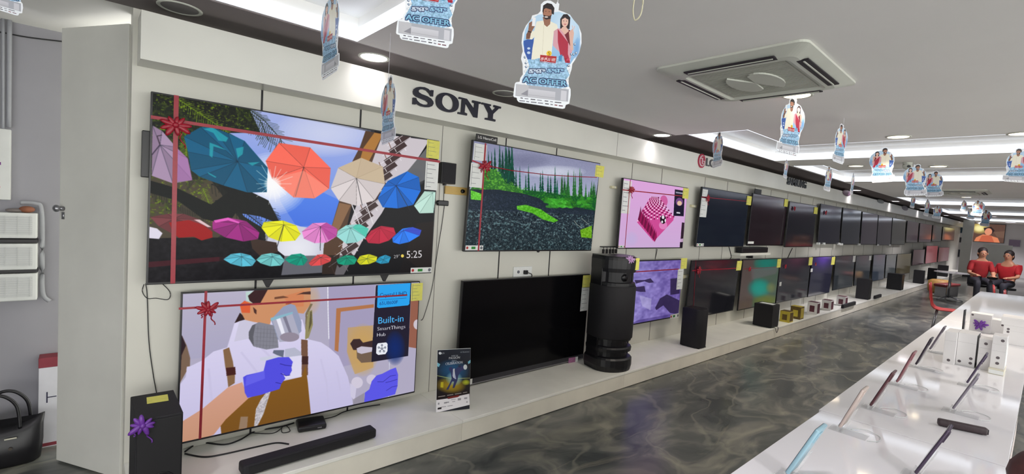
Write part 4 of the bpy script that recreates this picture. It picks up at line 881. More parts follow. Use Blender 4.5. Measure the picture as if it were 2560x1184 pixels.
def sub(label, corner, bl, fr, top, rounded=0.0, dmin=0.2, name='subwoofer', note=None):
    c = onz(*corner, LZ); b = onz(*bl, LZ); f = onz(*fr, LZ)
    y0 = max(c[1], LED_Y+0.02); x0 = c[0]*y0/c[1]; f = f*y0/c[1]; dep = min(max(abs(b[1]-c[1]), dmin), 0.32); wid = max(f[0]-x0, 0.17); h = hgt(np.array([x0, y0, LZ]), top-(corner[1]-pj([x0, y0, LZ])[1]))
    t = thing(name, label, 'subwoofer', (x0+wid/2, y0+dep/2, LZ), (0, 0, 0), 'black subwoofers on the plinth')
    w = wid/2; d = dep/2
    if rounded:
        pts = [(-w+ (rounded if False else 0), d), (-w, -d+rounded)]
        pts = [(-w, d), (-w, -d+rounded)]+[(-w+rounded-rounded*math.cos(a), -d+rounded-rounded*math.sin(a)) for a in np.linspace(0.2, PI/2, 6)]+[(w-rounded+rounded*math.sin(a), -d+rounded-rounded*math.cos(a)) for a in np.linspace(0, PI/2-0.2, 6)]+[(w, -d+rounded), (w, d)]
        MB().prism(pts, 0.006, h, 'z', 0.006).build('cabinet', M_cloth, t, True)
        MB().prism([(x*0.93, y*0.93) for x, y in pts], h, h+0.006, 'z').build('top_panel', M_black, t)
    else:
        MB().box((-w, -d, 0.006), (w, d, h), 0.006).build('cabinet', M_cloth, t)
        MB().box((-w+0.008, -d-0.004, 0.014), (w-0.008, -d+0.001, h-0.01), 0.002).build('front_grille', M_black, t)
    for sx in (-1, 1): MB().box((sx*w*0.7-0.012, -d+0.01, 0), (sx*w*0.7+0.012, d-0.01, 0.0065)).build('foot', M_black, t)
    return t, x0, y0, wid, dep, h
sub('black subwoofer with rounded front corners below the dark red-bowed television', (1746, 881), (1701, 867), (1775, 876), 784, 0.07)
t3 = sub('boxy black subwoofer with a pale note on top under the teal television', (1926, 833), (1881, 823), (1941, 827), 776, 0.0, 0.26)
MB().box((-0.05, -0.1, t3[5]), (0.06, 0.09, t3[5]+0.002)).build('pale_note', M_wlab, t3[0])
sub('tall black subwoofer behind a small soundbar, right of the white boxes', (2169, 765), (2131, 760), (2174, 763), 714, 0.0, 0.24)
sub('square black subwoofer with a short soundbar end in front, second of the far ones', (2250, 743), (2213, 735), (2256, 741), 703, 0.0, 0.3)
sub('black subwoofer, first of the three clustered far down the plinth', (2306, 723), (2278, 719), (2308, 722), 690, 0.0, 0.24)
sub('black subwoofer, middle of the three clustered far down the plinth', (2338, 714), (2318, 711), (2341, 714), 685, 0.0, 0.24)
sub('black subwoofer, farthest of the three clustered down the plinth', (2366, 706), (2345, 703), (2368, 706), 678, 0.0, 0.3)

# tall party speaker
t = thing('tower_speaker', 'very tall black party speaker with rounded front standing on the white plinth', 'speaker', (3.87, 2.79, LZ), (0, 0, R(-14))); t.scale = (1.04, 1.0, 1.03)
def dshape(w, d, n=14, back=0.03):
    pts = [(-w, d-back), (-w+back, d), (w-back, d), (w, d-back)]
    return pts+[(w*math.cos(a), -0.02-(d-0.02)*math.sin(a)) for a in np.linspace(0, PI, n)]
def shape_stack(levels, m, name, parent, sm=True):
    b = MB(); rings = []
    for z, s_, dy in levels: rings.append([b.bm.verts.new((x*(s_ if y < -0.05 else max(s_, 0.985)), (y*s_+dy) if y < -0.05 else y, z)) for x, y in dshape(0.19, 0.17)])
    for A_, B_ in zip(rings, rings[1:]):
        n = len(A_)
        for i in range(n): b.bm.faces.new([A_[i], A_[(i+1) % n], B_[(i+1) % n], B_[i]])
    b.bm.faces.new(rings[0][::-1]); b.bm.faces.new(rings[-1]); bmesh.ops.recalc_face_normals(b.bm, faces=b.bm.faces[:])
    return b.build(name, m, parent, sm)
MT = mat('speaker_body', (17, 17, 22), 0.42, noise=0.12)
shape_stack([(0.0, 1.02, 0), (0.05, 1.08, 0), (0.11, 1.07, 0), (0.125, 1.0, 0.0), (0.13, 0.84, 0.01), (0.175, 0.84, 0.01), (0.18, 1.0, 0), (0.21, 1.02, 0), (0.225, 0.97, 0), (0.23, 0.84, 0.01), (0.275, 0.84, 0.01), (0.28, 0.97, 0), (0.80, 0.99, 0), (0.82, 0.96, 0), (0.825, 0.80, 0.01), (0.915, 0.80, 0.01), (0.92, 0.96, 0), (0.955, 1.0, 0), (1.03, 1.01, 0), (1.055, 0.98, 0)], MT, 'cabinet', t, False)
shape_stack([(0.30, 1.0, -0.004), (0.31, 1.012, -0.006), (0.78, 1.02, -0.006), (0.79, 1.0, -0.004)], M_cloth, 'woofer_grille', t)
shape_stack([(1.055, 0.9, 0), (1.063, 0.88, 0), (1.066, 0.8, 0)], M_black, 'top_panel', t)
MB().cyl((0, -0.13, 0.87), (0, -0.07, 0.87), 0.035, 0.02).build('horn', M_bezel, t, True)
for sx in (-1, 1): MB().box((sx*0.182-0.008, -0.03, 0.1), (sx*0.182+0.008, 0.12, 1.0), 0.004).build('side_rail', M_black, t)
bow_mb((0.02, -0.150, 1.045), 0.055, True, 8).build('bow', mat('lilac_ribbon', (188, 146, 196), 0.4, noise=0.1), t, True)
MB().box((0.08, -0.158, 0.945), (0.13, -0.150, 1.055), M=Matrix.Rotation(0.12, 4, 'Z')).build('yellow_tag', M_yel, t)
MB().box((0.04, -0.16, 1.03), (0.075, -0.157, 1.04)).build('white_sticker', M_wlab, t)
# small printed tag lying behind the tower on the plinth
g = thing('shelf_talker', 'small pink and purple folded card on the plinth beside the tall speaker', 'card', tuple(onz(1432, 905, LZ)), (0, 0, -0.1))
MB().box((-0.06, -0.003, 0), (0.03, 0.003, 0.05), 0.001).build('pink_panel', mat('card_pink', (150, 96, 134), 0.6, noise=0.25, nscale=60), g); MB().box((0.031, -0.003, 0), (0.065, 0.003, 0.05), 0.001).build('white_panel', M_wlab, g)

# soundbar at the front, set-top box and cables
t = thing('soundbar', 'long black soundbar lying at the front of the plinth', 'soundbar', (1.0, 2.72, LZ), (0, 0, R(1.5)), 'soundbars')
MB().box((-0.375, -0.043, 0.004), (0.375, 0.043, 0.062), 0.014, 3).build('cabinet', M_cloth, t); MB().box((-0.345, -0.0445, 0.01), (0.345, -0.0425, 0.052), 0.0).build('front_grille', mat('fine_grille', (15, 14, 18), 0.6), t)
for sx in (-1, 1): MB().box((sx*0.3-0.03, -0.03, 0), (sx*0.3+0.03, 0.03, 0.0045)).build('foot', M_black, t)
t = thing('set_top_box', 'flat black box under the painter television on the plinth', 'set-top box', tuple(onz(768, 1072, LZ)+np.array([0.03, 0.02, 0])), (0, 0, R(-12)))
MB().box((-0.085, -0.07, 0.003), (0.085, 0.07, 0.038), 0.012, 3).build('case', M_black, t); MB().box((0.03, -0.0715, 0.016), (0.055, -0.0695, 0.022)).build('status_light', M_metal, t)
for sx in (-1, 1): MB().box((sx*0.06-0.01, -0.05, 0), (sx*0.06+0.01, 0.05, 0.0035)).build('foot', M_black, t)
def cable(label, pts, r=0.004, m=None, n=8, name='cable', grp='cables by the televisions', cat='cable'):
    b = MB(); b.tube(smooth_path(pts, n), r, 6); return tag(b.build(name, m or M_cable, None, True), label, cat, grp)
def L_(x, y, dz=0.004): return tuple(onz(x, y, LZ)+np.array([0, 0, dz]))
def Wl(x, y, dy=0.006): return tuple(ony(x, y, WALL_Y-dy))
cable('thick black cable winding from the near subwoofer to behind the set-top box', [L_(462, 1130), L_(500, 1108), L_(560, 1112), L_(600, 1100), L_(640, 1078), L_(700, 1068), L_(735, 1058)], 0.0045)
cable('black cable running from the near subwoofer to the back of the soundbar', [L_(462, 1135), L_(510, 1143), L_(560, 1136), L_(640, 1118), L_(690, 1108), L_(722, 1111)], 0.0045)
cable('thin looping black cable just behind the thick winding one', [L_(470, 1096), L_(520, 1092), L_(600, 1082), L_(680, 1084), L_(712, 1065), L_(725, 1078), L_(706, 1082), L_(704, 1070)], 0.0025)
cable('black cable from the set-top box up behind the painter television', [L_(800, 1050), L_(835, 1042), L_(860, 1030), L_(900, 1020), L_(950, 1012)], 0.003)
cable('thin wire hanging down the white wall above the near subwoofer', [Wl(364, 708), Wl(368, 740), Wl(372, 850), Wl(382, 930), Wl(392, 985)], 0.0022)
cable('thin looped wire hanging under the left corner of the biggest television', [Wl(405, 708), Wl(425, 730), Wl(420, 748), Wl(390, 745), Wl(368, 745), Wl(356, 728), Wl(360, 710)], 0.002)
cable('thin wire from the wall speaker adapter down the wall', [Wl(1111, 514), Wl(1105, 560), Wl(1092, 640), Wl(1080, 720), Wl(1060, 790), Wl(1052, 800)], 0.0022)
cable('thin wire joining the little wall speaker to its adapter', [Wl(1110, 462), Wl(1110, 480), Wl(1109, 502)], 0.002)
cable('short dark wire under the pink screen', [Wl(1643, 622), Wl(1641, 634), Wl(1638, 646)], 0.004)
cable('short curly wire under the dark television right of the pink screen', [Wl(1822, 616), Wl(1826, 630), Wl(1828, 642), Wl(1824, 648)], 0.005)
cable('short wire under the overlapping upper televisions', [Wl(1981, 620), Wl(1975, 632), Wl(1969, 645)], 0.006)

# display board
a = onz(1090, 1031, LZ); b = onz(1174, 1022, LZ); an = math.atan2(b[1]-a[1], b[0]-a[0]); wd_ = float(np.hypot(*(b-a)[:2])); hh_ = 0.44
QB = [(1086,881),(1166,867),(1174,1022),(1090,1031)]
def pic_board():
    p = canvas(QB, 4.0, (14, 20, 34)); p.frame(1070, 850, 6.233)
    p.poly([(100,190),(605,110),(640,1000),(125,1125)], (12, 22, 40), 1, (30, 16, 14)); p.ell((350, 480), 260, 180, (24, 92, 140), soft=True); p.ell((330, 700), 240, 130, (190, 160, 30), soft=True); p.ell((560, 640), 70, 50, (200, 210, 40), soft=True)
    p.poly([(100,560),(330,590),(620,565),(620,575),(330,605),(100,570)], (200, 210, 120), 0.7); p.ell((370, 600), 130, 110, (150, 190, 200), soft=True)
    p.poly([(170,660),(210,655),(212,740),(170,740)], (220, 210, 40), 0.7)
    p.poly([(280,430),(320,420),(350,470),(400,430),(440,390),(470,400),(520,380),(545,400),(530,440),(470,470),(430,540),(420,620),(380,740),(350,740),(370,640),(340,640),(290,770),(255,770),(300,680),(330,600),(310,500),(280,470)], (52, 58, 104)); p.poly([(340,450),(360,440),(380,530),(400,600),(380,600),(340,560)], (176, 182, 214)); p.ell((530, 405), 30, 40, (206, 214, 216)); p.ell((440, 400), 22, 20, (40, 44, 74))
    p.poly([(100,370),(150,395),(130,440),(98,420)], (120, 190, 210)); p.poly([(565,320),(610,280),(610,330),(575,355)], (120, 190, 210))
    p.text('ⓛ', (118, 250), (158, 245), 20, (230, 230, 230), 0.0); p.ell((138, 236), 20, 20, (225, 228, 232)); p.text('LG', (162, 245), (200, 238), 24, (225, 228, 232)); p.text('LG Electronics', (442, 196), (580, 172), 20, (200, 205, 210))
    p.text('WHERE THE', (305, 268), (405, 250), 20, (210, 215, 220)); p.text('PASSION', (272, 312), (435, 282), 34, (238, 240, 242)); p.text('MEETS', (318, 340), (388, 328), 16, (210, 215, 220)); p.text('CELEBRATION', (226, 402), (482, 352), 36, (238, 240, 242))
    for x0, x1 in ((145, 248), (275, 370), (392, 495), (520, 588)): p.poly([(x0, 878-(x0-145)*0.2), (x1, 858-(x1-248)*0.2), (x1, 870-(x1-248)*0.2), (x0, 890-(x0-145)*0.2)], (200, 190, 180), 0.8)
    p.poly([(110,935),(280,905),(300,912),(440,880),(460,860),(625,820),(645,1000),(125,1130)], (234, 232, 236)); p.poly([(275,885),(460,845),(468,862),(440,880),(300,908)], (120, 40, 34))
    for x, y, w, h in ((145,975,22,30),(235,965,40,22),(262,960,48,18),(340,920,70,8),(360,950,44,10),(445,900,50,34),(545,885,50,26),(585,945,22,22),(200,1035,70,10),(290,1020,80,10)): p.poly([(x, y), (x+w, y-w*0.15), (x+w, y+h-w*0.15), (x, y+h)], (120, 118, 126), 0.7)
    p.poly([(145,1052),(202,1040),(202,1070),(145,1080)], (24, 20, 26)); return p.image('cricket_print')
t = thing('display_board', 'cardboard cricket poster board reading PASSION CELEBRATION standing on the plinth', 'display board', (a[0], a[1], LZ), (0, 0, an))
_m = Matrix.Rotation(R(-7), 4, 'X')
k = MB().box((0, 0, 0.002), (wd_, 0.006, hh_), 0.001).build('board', M_wlab, t); k.matrix_local = _m
k2 = MB().box((0.001, -0.0008, 0.003), (wd_-0.001, -0.0002, hh_-0.002)).build('printed_face', im('board_print', pic_board(), 0.3), t, uv=(0, wd_, 0, hh_)); k2.matrix_local = _m
k = MB().prism([(0.02, 0.0), (0.12, 0.0), (0.03, 0.3)], wd_/2-0.003, wd_/2+0.003, 'x').build('strut', M_wlab, t)

# small boxes on the plinth
def pbox(x, y, w, d, h, label, cl, cl2, grp='small speaker boxes on the plinth'):
    c = onz(x, y, LZ); y0 = max(c[1], LED_Y+0.03); c = c*np.array([y0/c[1], 1, 1]); hq = hgt(np.array([c[0], y0, LZ]), h-(y-pj([c[0], y0, LZ])[1]))
    t = thing('product_box', label, 'box', (c[0], y0, LZ), (0, 0, 0), grp)
    MB().box((0, 0, 0), (w, d, hq), 0.001).build('carton', cl, t); MB().box((-0.0015, d*0.25, hq*0.2), (-0.0002, d*0.75, hq*0.72)).build('side_window', cl2, t); MB().box((w*0.1, -0.0015, hq*0.1), (w*0.9, -0.0002, hq*0.9)).build('front_panel', cl2, t); MB().box((0.001, 0.001, hq), (w-0.001, d-0.001, hq+0.0015)).build('lid', cl2, t)
Mg = mat('gold_card', (196, 176, 62), 0.4, noise=0.12); Mgb = mat('dark_gold_card', (98, 78, 36), 0.45, noise=0.2); Mwb = mat('white_card', (222, 220, 218), 0.5); Mpl = mat('plum_card', (92, 44, 56), 0.5, noise=0.2)
pbox(1972, 811, 0.17, 0.14, 784, 'gold box next to the boxy subwoofer', Mg, Mgb); pbox(1999, 805, 0.17, 0.15, 774, 'gold and brown box, second small box along the plinth', Mgb, Mg)
pbox(2040, 796, 0.17, 0.15, 766, 'white and plum box, third small box along the plinth', Mwb, Mpl); pbox(2075, 786, 0.17, 0.15, 761, 'white and plum box, fourth small box along the plinth', Mwb, Mpl); pbox(2111, 775, 0.17, 0.15, 751, 'white and plum box, last small box before the tall subwoofer', Mwb, Mpl)
t = thing('receiver', 'thin black and white unit squeezed between the boxy subwoofer and gold box', 'receiver', (7.98, 2.72, LZ)); MB().box((-0.02, 0, 0), (0.02, 0.12, 0.24), 0.003).build('case', M_black, t); MB().box((-0.022, -0.002, 0.05), (0.022, 0.1, 0.19), 0.002).build('white_band', M_wlab, t)
cable('thin wire drooping over the front edge of the plinth beside the gold box', [(7.50, 2.645, LZ+0.006), (7.52, 2.612, LZ+0.010), (7.55, 2.590, LZ+0.004), (7.56, 2.586, LZ-0.02), (7.62, 2.588, LZ-0.07), (7.66, 2.588, LZ-0.02), (7.68, 2.605, LZ+0.008), (7.66, 2.63, LZ+0.006)], 0.004)
for (x, y, l, w) in ((2128, 774, 'small soundbar end sticking out in front of the tall far subwoofer', 0.75), (2210, 750, 'short black soundbar end in front of the square far subwoofer', 0.45)):
    c = onz(x, y, LZ); t = thing('soundbar', l, 'soundbar', (c[0]+0.1, LED_Y-0.03, LZ), (0, 0, 0), 'soundbars'); MB().box((-0.12, 0, 0), (w, 0.045, 0.075), 0.012).build('cabinet', M_cloth, t); MB().box((-0.1, -0.002, 0.012), (w-0.05, 0.0005, 0.06)).build('front_grille', M_black, t)

# wall-mounted odds and ends
def wthing(name, label, cat, x0, y0, x1, y1, dep, m, bev=0.004, grp=None, part='case', gap=0.0):
    a = ony(x0, y0, WALL_Y-dep); b = ony(x1, y1, WALL_Y-dep); zc = sorted((a[2], b[2])); xc = sorted((a[0], b[0]))
    t = thing(name, label, cat, ((xc[0]+xc[1])/2, WALL_Y, zc[0]), (0, 0, 0), grp); w = (xc[1]-xc[0])/2; h = zc[1]-zc[0]
    MB().box((-w, -dep, 0), (w, -gap, h), bev).build(part, m, t); return t, w, h
t, w, h = wthing('wall_speaker', 'little black speaker on the wall between the umbrella and forest televisions', 'speaker', 1106, 404, 1139, 461, 0.07, M_black); MB().box((-w+0.004, -0.074, 0.006), (w-0.004, -0.069, h-0.006), 0.002).build('grille', M_cloth, t); MB().box((-0.008, -0.03, -0.012), (0.008, 0, 0.002)).build('bracket', M_black, t)
t, w, h = wthing('mounting_plank', 'short pine plank with a round dark knob on the wall beside the forest television', 'plank', 1114, 464, 1172, 489, 0.014, M_wood, 0.001); MB().cyl((w*0.42, -0.014, h*0.5), (w*0.42, -0.03, h*0.5), 0.017, 0.013, 20).build('knob', M_black, t, True)
t, w, h = wthing('power_adapter', 'small black adapter hanging on the wall below the little speaker', 'adapter', 1097, 500, 1122, 515, 0.03, M_black, 0.006); MB().ell((-w, -0.016, h*0.55), (0.012, 0.012, 0.017)).build('plug_end', M_black, t, True)
t, w, h = wthing('wall_socket', 'white power socket with a black plug above the switched-off television', 'socket', 1285, 667, 1329, 690, 0.012, M_wlab, 0.003, None, 'cover_plate')
MB().box((w*0.05, -0.035, h*0.25), (w*0.4, -0.011, h*0.65), 0.004).build('plug', M_black, t); MB().tube(smooth_path([(w*0.3, -0.03, h*0.45), (w*0.7, -0.035, h*0.3), (w*0.95, -0.02, h*0.15), (w*1.05, -0.01, -0.01)], 6), 0.004).build('cord', M_cable, t); MB().cyl((-w*0.5, -0.012, h*0.5), (-w*0.5, -0.016, h*0.5), 0.014, seg=16).build('socket_hole', M_ink, t)
for x, y, l in ((1537, 468, 'small cream switch on the wall left of the pink screen'), (1736, 515, 'small cream switch on the wall left of the dark television past the pink one'), (1716, 691, 'small cream switch on the wall right of the violet painting screen')):
    t, w, h = wthing('light_switch', l, 'switch', x-6, y-4, x+6, y+4, 0.035, mat('cream_plastic', (214, 208, 176), 0.5), 0.006, 'cream switches on the wall'); MB().cyl((0, -0.036, h/2), (0, -0.042, h/2), h*0.3, seg=12).build('button', M_wlab, t)
t, w, h = wthing('wall_bracket', 'empty black wall bracket behind the top of the tall speaker', 'bracket', 1509, 616, 1546, 618, 0.05, M_joint, 0.0, None, 'rail')
for k in (-0.9, -0.45, 0.0, 0.4, 0.8): MB().box((w*k-0.008, -0.05, -0.065), (w*k+0.012, -0.03, -0.02)).build('hook', M_joint, t); MB().box((w*k-0.002, -0.045, -0.021), (w*k+0.002, -0.04, 0.001)).build('hook_stem', M_joint, t)
t, w, h = wthing('wall_shelf', 'thin white wall shelf under the upper televisions', 'shelf', 1851, 633, 1926, 637, 0.14, M_white, 0.002, None, 'board'); MB().box((-0.02, -0.09, -0.05), (0.02, 0, 0.001)).build('bracket', M_joint, t)
sx_, sz_ = t.location.x, t.location.z+h
t = thing('soundbar', 'short black soundbar on the thin white wall shelf', 'soundbar', (sx_, WALL_Y-0.07, sz_), (0, 0, 0), 'soundbars'); MB().box((-w*0.82, -0.05, 0), (w*0.9, 0.04, 0.085), 0.012).build('cabinet', M_cloth, t); MB().box((-w*0.78, -0.052, 0.012), (w*0.86, -0.049, 0.07)).build('front_grille', M_black, t)

# ================================================================== COUNTER
CT = 0.91
def counter(x0, x1, y0, y1, label, y0b=None, y1b=None):
    t = thing('display_counter', label, 'counter', ((x0+x1)/2, (y0+y1)/2, 0), (0, 0, 0), 'white counters joined end to end'); cx = (x0+x1)/2; cy = (y0+y1)/2
    y0b = y0 if y0b is None else y0b; y1b = y1 if y1b is None else y1b
    P = [(x0-cx, y0-cy), (x1-cx-0.001, y0b-cy), (x1-cx-0.001, y1b-cy), (x0-cx, y1-cy)]
    MB().prism(P, CT-0.03, CT, 'z', 0.002).build('worktop', M_tab, t); Q = [(P[0][0]+0.03, P[0][1]+0.03), (P[1][0]-0.03, P[1][1]+0.03), (P[2][0]-0.03, P[2][1]-0.03), (P[3][0]+0.03, P[3][1]-0.03)]
    MB().prism(Q, 0.06, CT-0.0305, 'z').build('carcass', M_tabside, t); Q = [(a*0.98, b*0.9) for a, b in Q]; MB().prism(Q, 0.0, 0.06, 'z').build('kick_plate', M_black, t)
counter(0.75, 2.17, 0.032, 0.556, 'nearest white glossy counter, with a pale blue phone and black speaker bar', 0.036, 0.552)
counter(2.175, 5.6, 0.040, 0.560, 'middle white glossy counter, crowded with leaning phones and white phone boxes', 0.05, 0.59)
counter(5.605, 9.4, 0.05, 0.592, 'empty far white glossy counter reflecting the ceiling lights', 0.16, 0.63)

def phone(b, t_, label, col, w=0.075, th=0.008, screen=(30, 32, 40), back=None):
    B = onz(*b, CT+0.02); T_ = onx(*t_, B[0]+w*0.5); L = 0.162; d = T_-np.array([B[0]+w*0.5, B[1], B[2]]); lean = math.atan2(-d[1], d[2])
    x = B[0]+w/2; o = thing('phone', label, 'phone', (x, B[1], CT+0.02), (lean, 0, 0), 'phones leaning on the counter')
    m = mat('phone_%d_%d_%d' % col, col, 0.3, metal=0.2, noise=0.03)
    MB().box((-w/2, -th/2, 0), (w/2, th/2, L), 0.0035, 3).build('body', m, o, True); MB().box((-w/2+0.003, th/2-0.0002, 0.003), (w/2-0.003, th/2+0.0006, L-0.003)).build('screen', mat('phone_glass', screen, 0.1, noise=0), o)
    MB().box((-w/2+0.008, -th/2-0.003, L-0.042), (-w/2+0.036, -th/2+0.001, L-0.008), 0.002).build('camera_bump', m, o); MB().box((w/2-0.0005, -0.001, L*0.62), (w/2+0.0012, 0.001, L*0.76)).build('side_button', M_metal, o)
    # stand and tether
    s = thing('phone_stand', 'clear stand and coiled tether under the '+label.split(' leaning')[0], 'phone stand', (x, B[1], CT), (0, 0, 0), 'clear phone stands on the counter')
    MB().box((-0.03, -0.075, 0), (0.03, 0.035, 0.004), 0.001).build('base', M_acrylic, s); MB().box((-0.03, 0.006, 0.004), (0.03, 0.010, 0.022), 0.001).build('front_lip', M_acrylic, s)
    a0 = Vector((0, -0.012, 0.02)); dv = Vector((0, -math.sin(lean), math.cos(lean)))
    k = MB(); k.box((-0.025, -th/2-0.008, -0.018), (0.025, -th/2-0.0045, 0.075), 0.001, M=Matrix.Translation((0, 0, 0.02))@Matrix.Rotation(lean, 4, 'X')); k.build('back_rest', M_acrylic, s)
    pts = [(0.03, -0.02, 0.004), (0.05, -0.03, 0.005), (0.075, -0.06, 0.003), (0.05, -0.1, 0.003), (0.0, -0.105, 0.003), (-0.03, -0.08, 0.003)]; k = MB(); k.tube(smooth_path(pts, 6), 0.0016, 5); k.build('tether', M_wcable, s)
phone((1966, 1184), (2060, 1060), 'pale blue phone leaning on its stand nearest the camera', (150, 186, 200), th=0.011)
phone((2098, 1068), (2165, 968), 'pale beige phone leaning, second from the camera in the aisle-side row', (206, 190, 182), th=0.009)
phone((2175, 1014), (2237, 927), 'maroon brown phone leaning, third in the aisle-side row', (92, 56, 62))
phone((2241, 955), (2288, 878), 'rosy brown phone leaning, fourth in the aisle-side row', (140, 92, 98))
phone((2289, 911), (2331, 843), 'near-black phone leaning, fifth in the aisle-side row', (52, 44, 56))
phone((2324, 873), (2362, 817), 'grey phone leaning, sixth in the aisle-side row beside the white boxes', (112, 106, 118))
phone((2406, 828), (2414, 764), 'thin black phone leaning upright behind the white boxes', (30, 28, 34))
phone((2288, 1184), (2367, 1080), 'dark purple phone leaning in front of the black speaker bar, nearest in the inner row', (74, 62, 82))
phone((2382, 1022), (2434, 952), 'mid grey phone leaning, second in the inner row', (140, 134, 146))
phone((2417, 957), (2477, 870), 'dark violet phone leaning in front of the white phone boxes', (84, 74, 96))
a = onz(2343, 1062, CT); b = onz(2468, 1088, CT)
t = thing('speaker_bar', 'short dark brown bar speaker lying across the counter', 'speaker', (*((a+b)/2)[:2], CT), (0, 0, math.atan2(b[1]-a[1], b[0]-a[0])), None); wq = float(np.hypot(*(b-a)[:2]))/2
MB().box((-wq, -0.011, 0.001), (wq, 0.014, 0.027), 0.007, 3).build('body', mat('brown_bar', (58, 46, 50), 0.45, noise=0.2, nscale=120), t, True); MB().box((-wq*0.8, -0.006, 0), (wq*0.8, 0.008, 0.0015)).build('rubber_foot', M_black, t); MB().box((wq-0.003, -0.008, 0.005), (wq+0.0015, 0.011, 0.023), 0.001).build('end_cap', M_black, t)

# white phone boxes: narrow cartons standing on edge
Mbx = mat('carton_white', (226, 224, 224), 0.4, noise=0.02); Mdot = mat('carton_dot', (92, 84, 88), 0.5, noise=0)
def carton(x, y, z, w, d, h, label, dots=((0.5, 0.12),), top=None, rz=0.0, bow_=False, side=None):
    t = thing('phone_box', label, 'box', (x, y, z), (0, 0, rz), 'white phone boxes on the counter')   # front face looks back along the counter (-x)
    MB().box((0, -w/2, 0), (d, w/2, h), 0.0015).build('carton', Mbx, t)
    MB().box((-0.0004, -w/2+0.001, h*0.72), (0.0002, w/2-0.001, h*0.722)).build('lid_line', Mdot, t)
    for u, v in dots: MB().cyl((-0.0008, (0.5-u)*w, v*h), (0.0, (0.5-u)*w, v*h), 0.0075, seg=16).build('seal_dot', Mdot, t)
    if bow_:
        k = bow_mb((0, 0, 0), 0.05, False, 5).build('bow', M_ribpink, t, True); k.matrix_local = Matrix.Translation((-0.001, 0, h*0.42))@Matrix.Rotation(-PI/2, 4, 'Z')
    if side: MB().box((0.0, -w/2-0.0008, 0.004), (d, -w/2+0.0002, h-0.004)).build('dark_side', side, t)
def cz(px, py): return onz(px, py, CT)
f = cz(2370, 909); carton(f[0], f[1], CT, 0.050, 0.16, 0.182, 'white phone box with one dot, leftmost of the front stack')
f = cz(2410, 914); carton(f[0], f[1]-0.002, CT, 0.078, 0.16, 0.182, 'wide white phone box with three dots, second in the front stack', ((0.2, 0.12), (0.78, 0.12), (0.78, 0.26)), side=M_black)
f = cz(2457, 925); carton(f[0]+0.01, f[1], CT, 0.055, 0.16, 0.12, 'white phone box under a smaller one, third in the front stack', ((0.3, 0.3),))
carton(f[0]+0.01, f[1], CT+0.12, 0.055, 0.12, 0.05, 'small white box lying on top of the third box of the front stack', ((0.5, 0.5),))
f = cz(2482, 932); carton(f[0]+0.0, f[1]-0.012, CT+0.028, 0.055, 0.16, 0.13, 'white phone box on a cream block at the right of the front stack', ((0.5, 0.22), (0.5, 0.45)), side=M_wlab); carton(f[0], f[1]-0.012, CT+0.158, 0.055, 0.12, 0.045, 'small white box lying on the box over the cream block', ((0.7, 0.5),))
t = thing('cream_block', 'cream base block under the right box of the front stack', 'block', (f[0], f[1]-0.012, CT)); MB().box((-0.03, -0.03, 0), (0.15, 0.03, 0.028), 0.002).build('block', mat('cream_block', (206, 202, 184), 0.5), t); MB().box((-0.031, -0.028, 0.004), (-0.0295, 0.028, 0.024)).build('front_label', M_wlab, t)
f = cz(2449, 835); carton(f[0]+0.12, f[1]+0.01, CT, 0.12, 0.13, 0.14, 'white box with a purple bow behind the front stack', ((0.1, 0.9),), bow_=True)
f = cz(2493, 836); carton(f[0], f[1]-0.022, CT, 0.13, 0.14, 0.11, 'plain white box right of the purple-bowed one', ((0.5, 0.7),))
f = cz(2535, 862); carton(f[0], f[1], CT, 0.12, 0.2, 0.13, 'white box at the right edge of the counter, dotted on one corner', ((0.2, 0.8), (0.2, 0.65)))
carton(f[0]+0.0, f[1], CT+0.13, 0.15, 0.2, 0.055, 'flat white box lying on the dotted one at the right edge', ((0.85, 0.5),))
t = thing('mini_speaker', 'small black device at the right edge beside the white boxes', 'speaker', (*cz(2556, 848)[:2], CT)); MB().box((-0.03, -0.035, 0), (0.03, 0.02, 0.075), 0.006).build('body', M_black, t); MB().box((-0.05, -0.04, 0), (-0.0302, 0.02, 0.012), 0.002).build('tray', M_black, t)

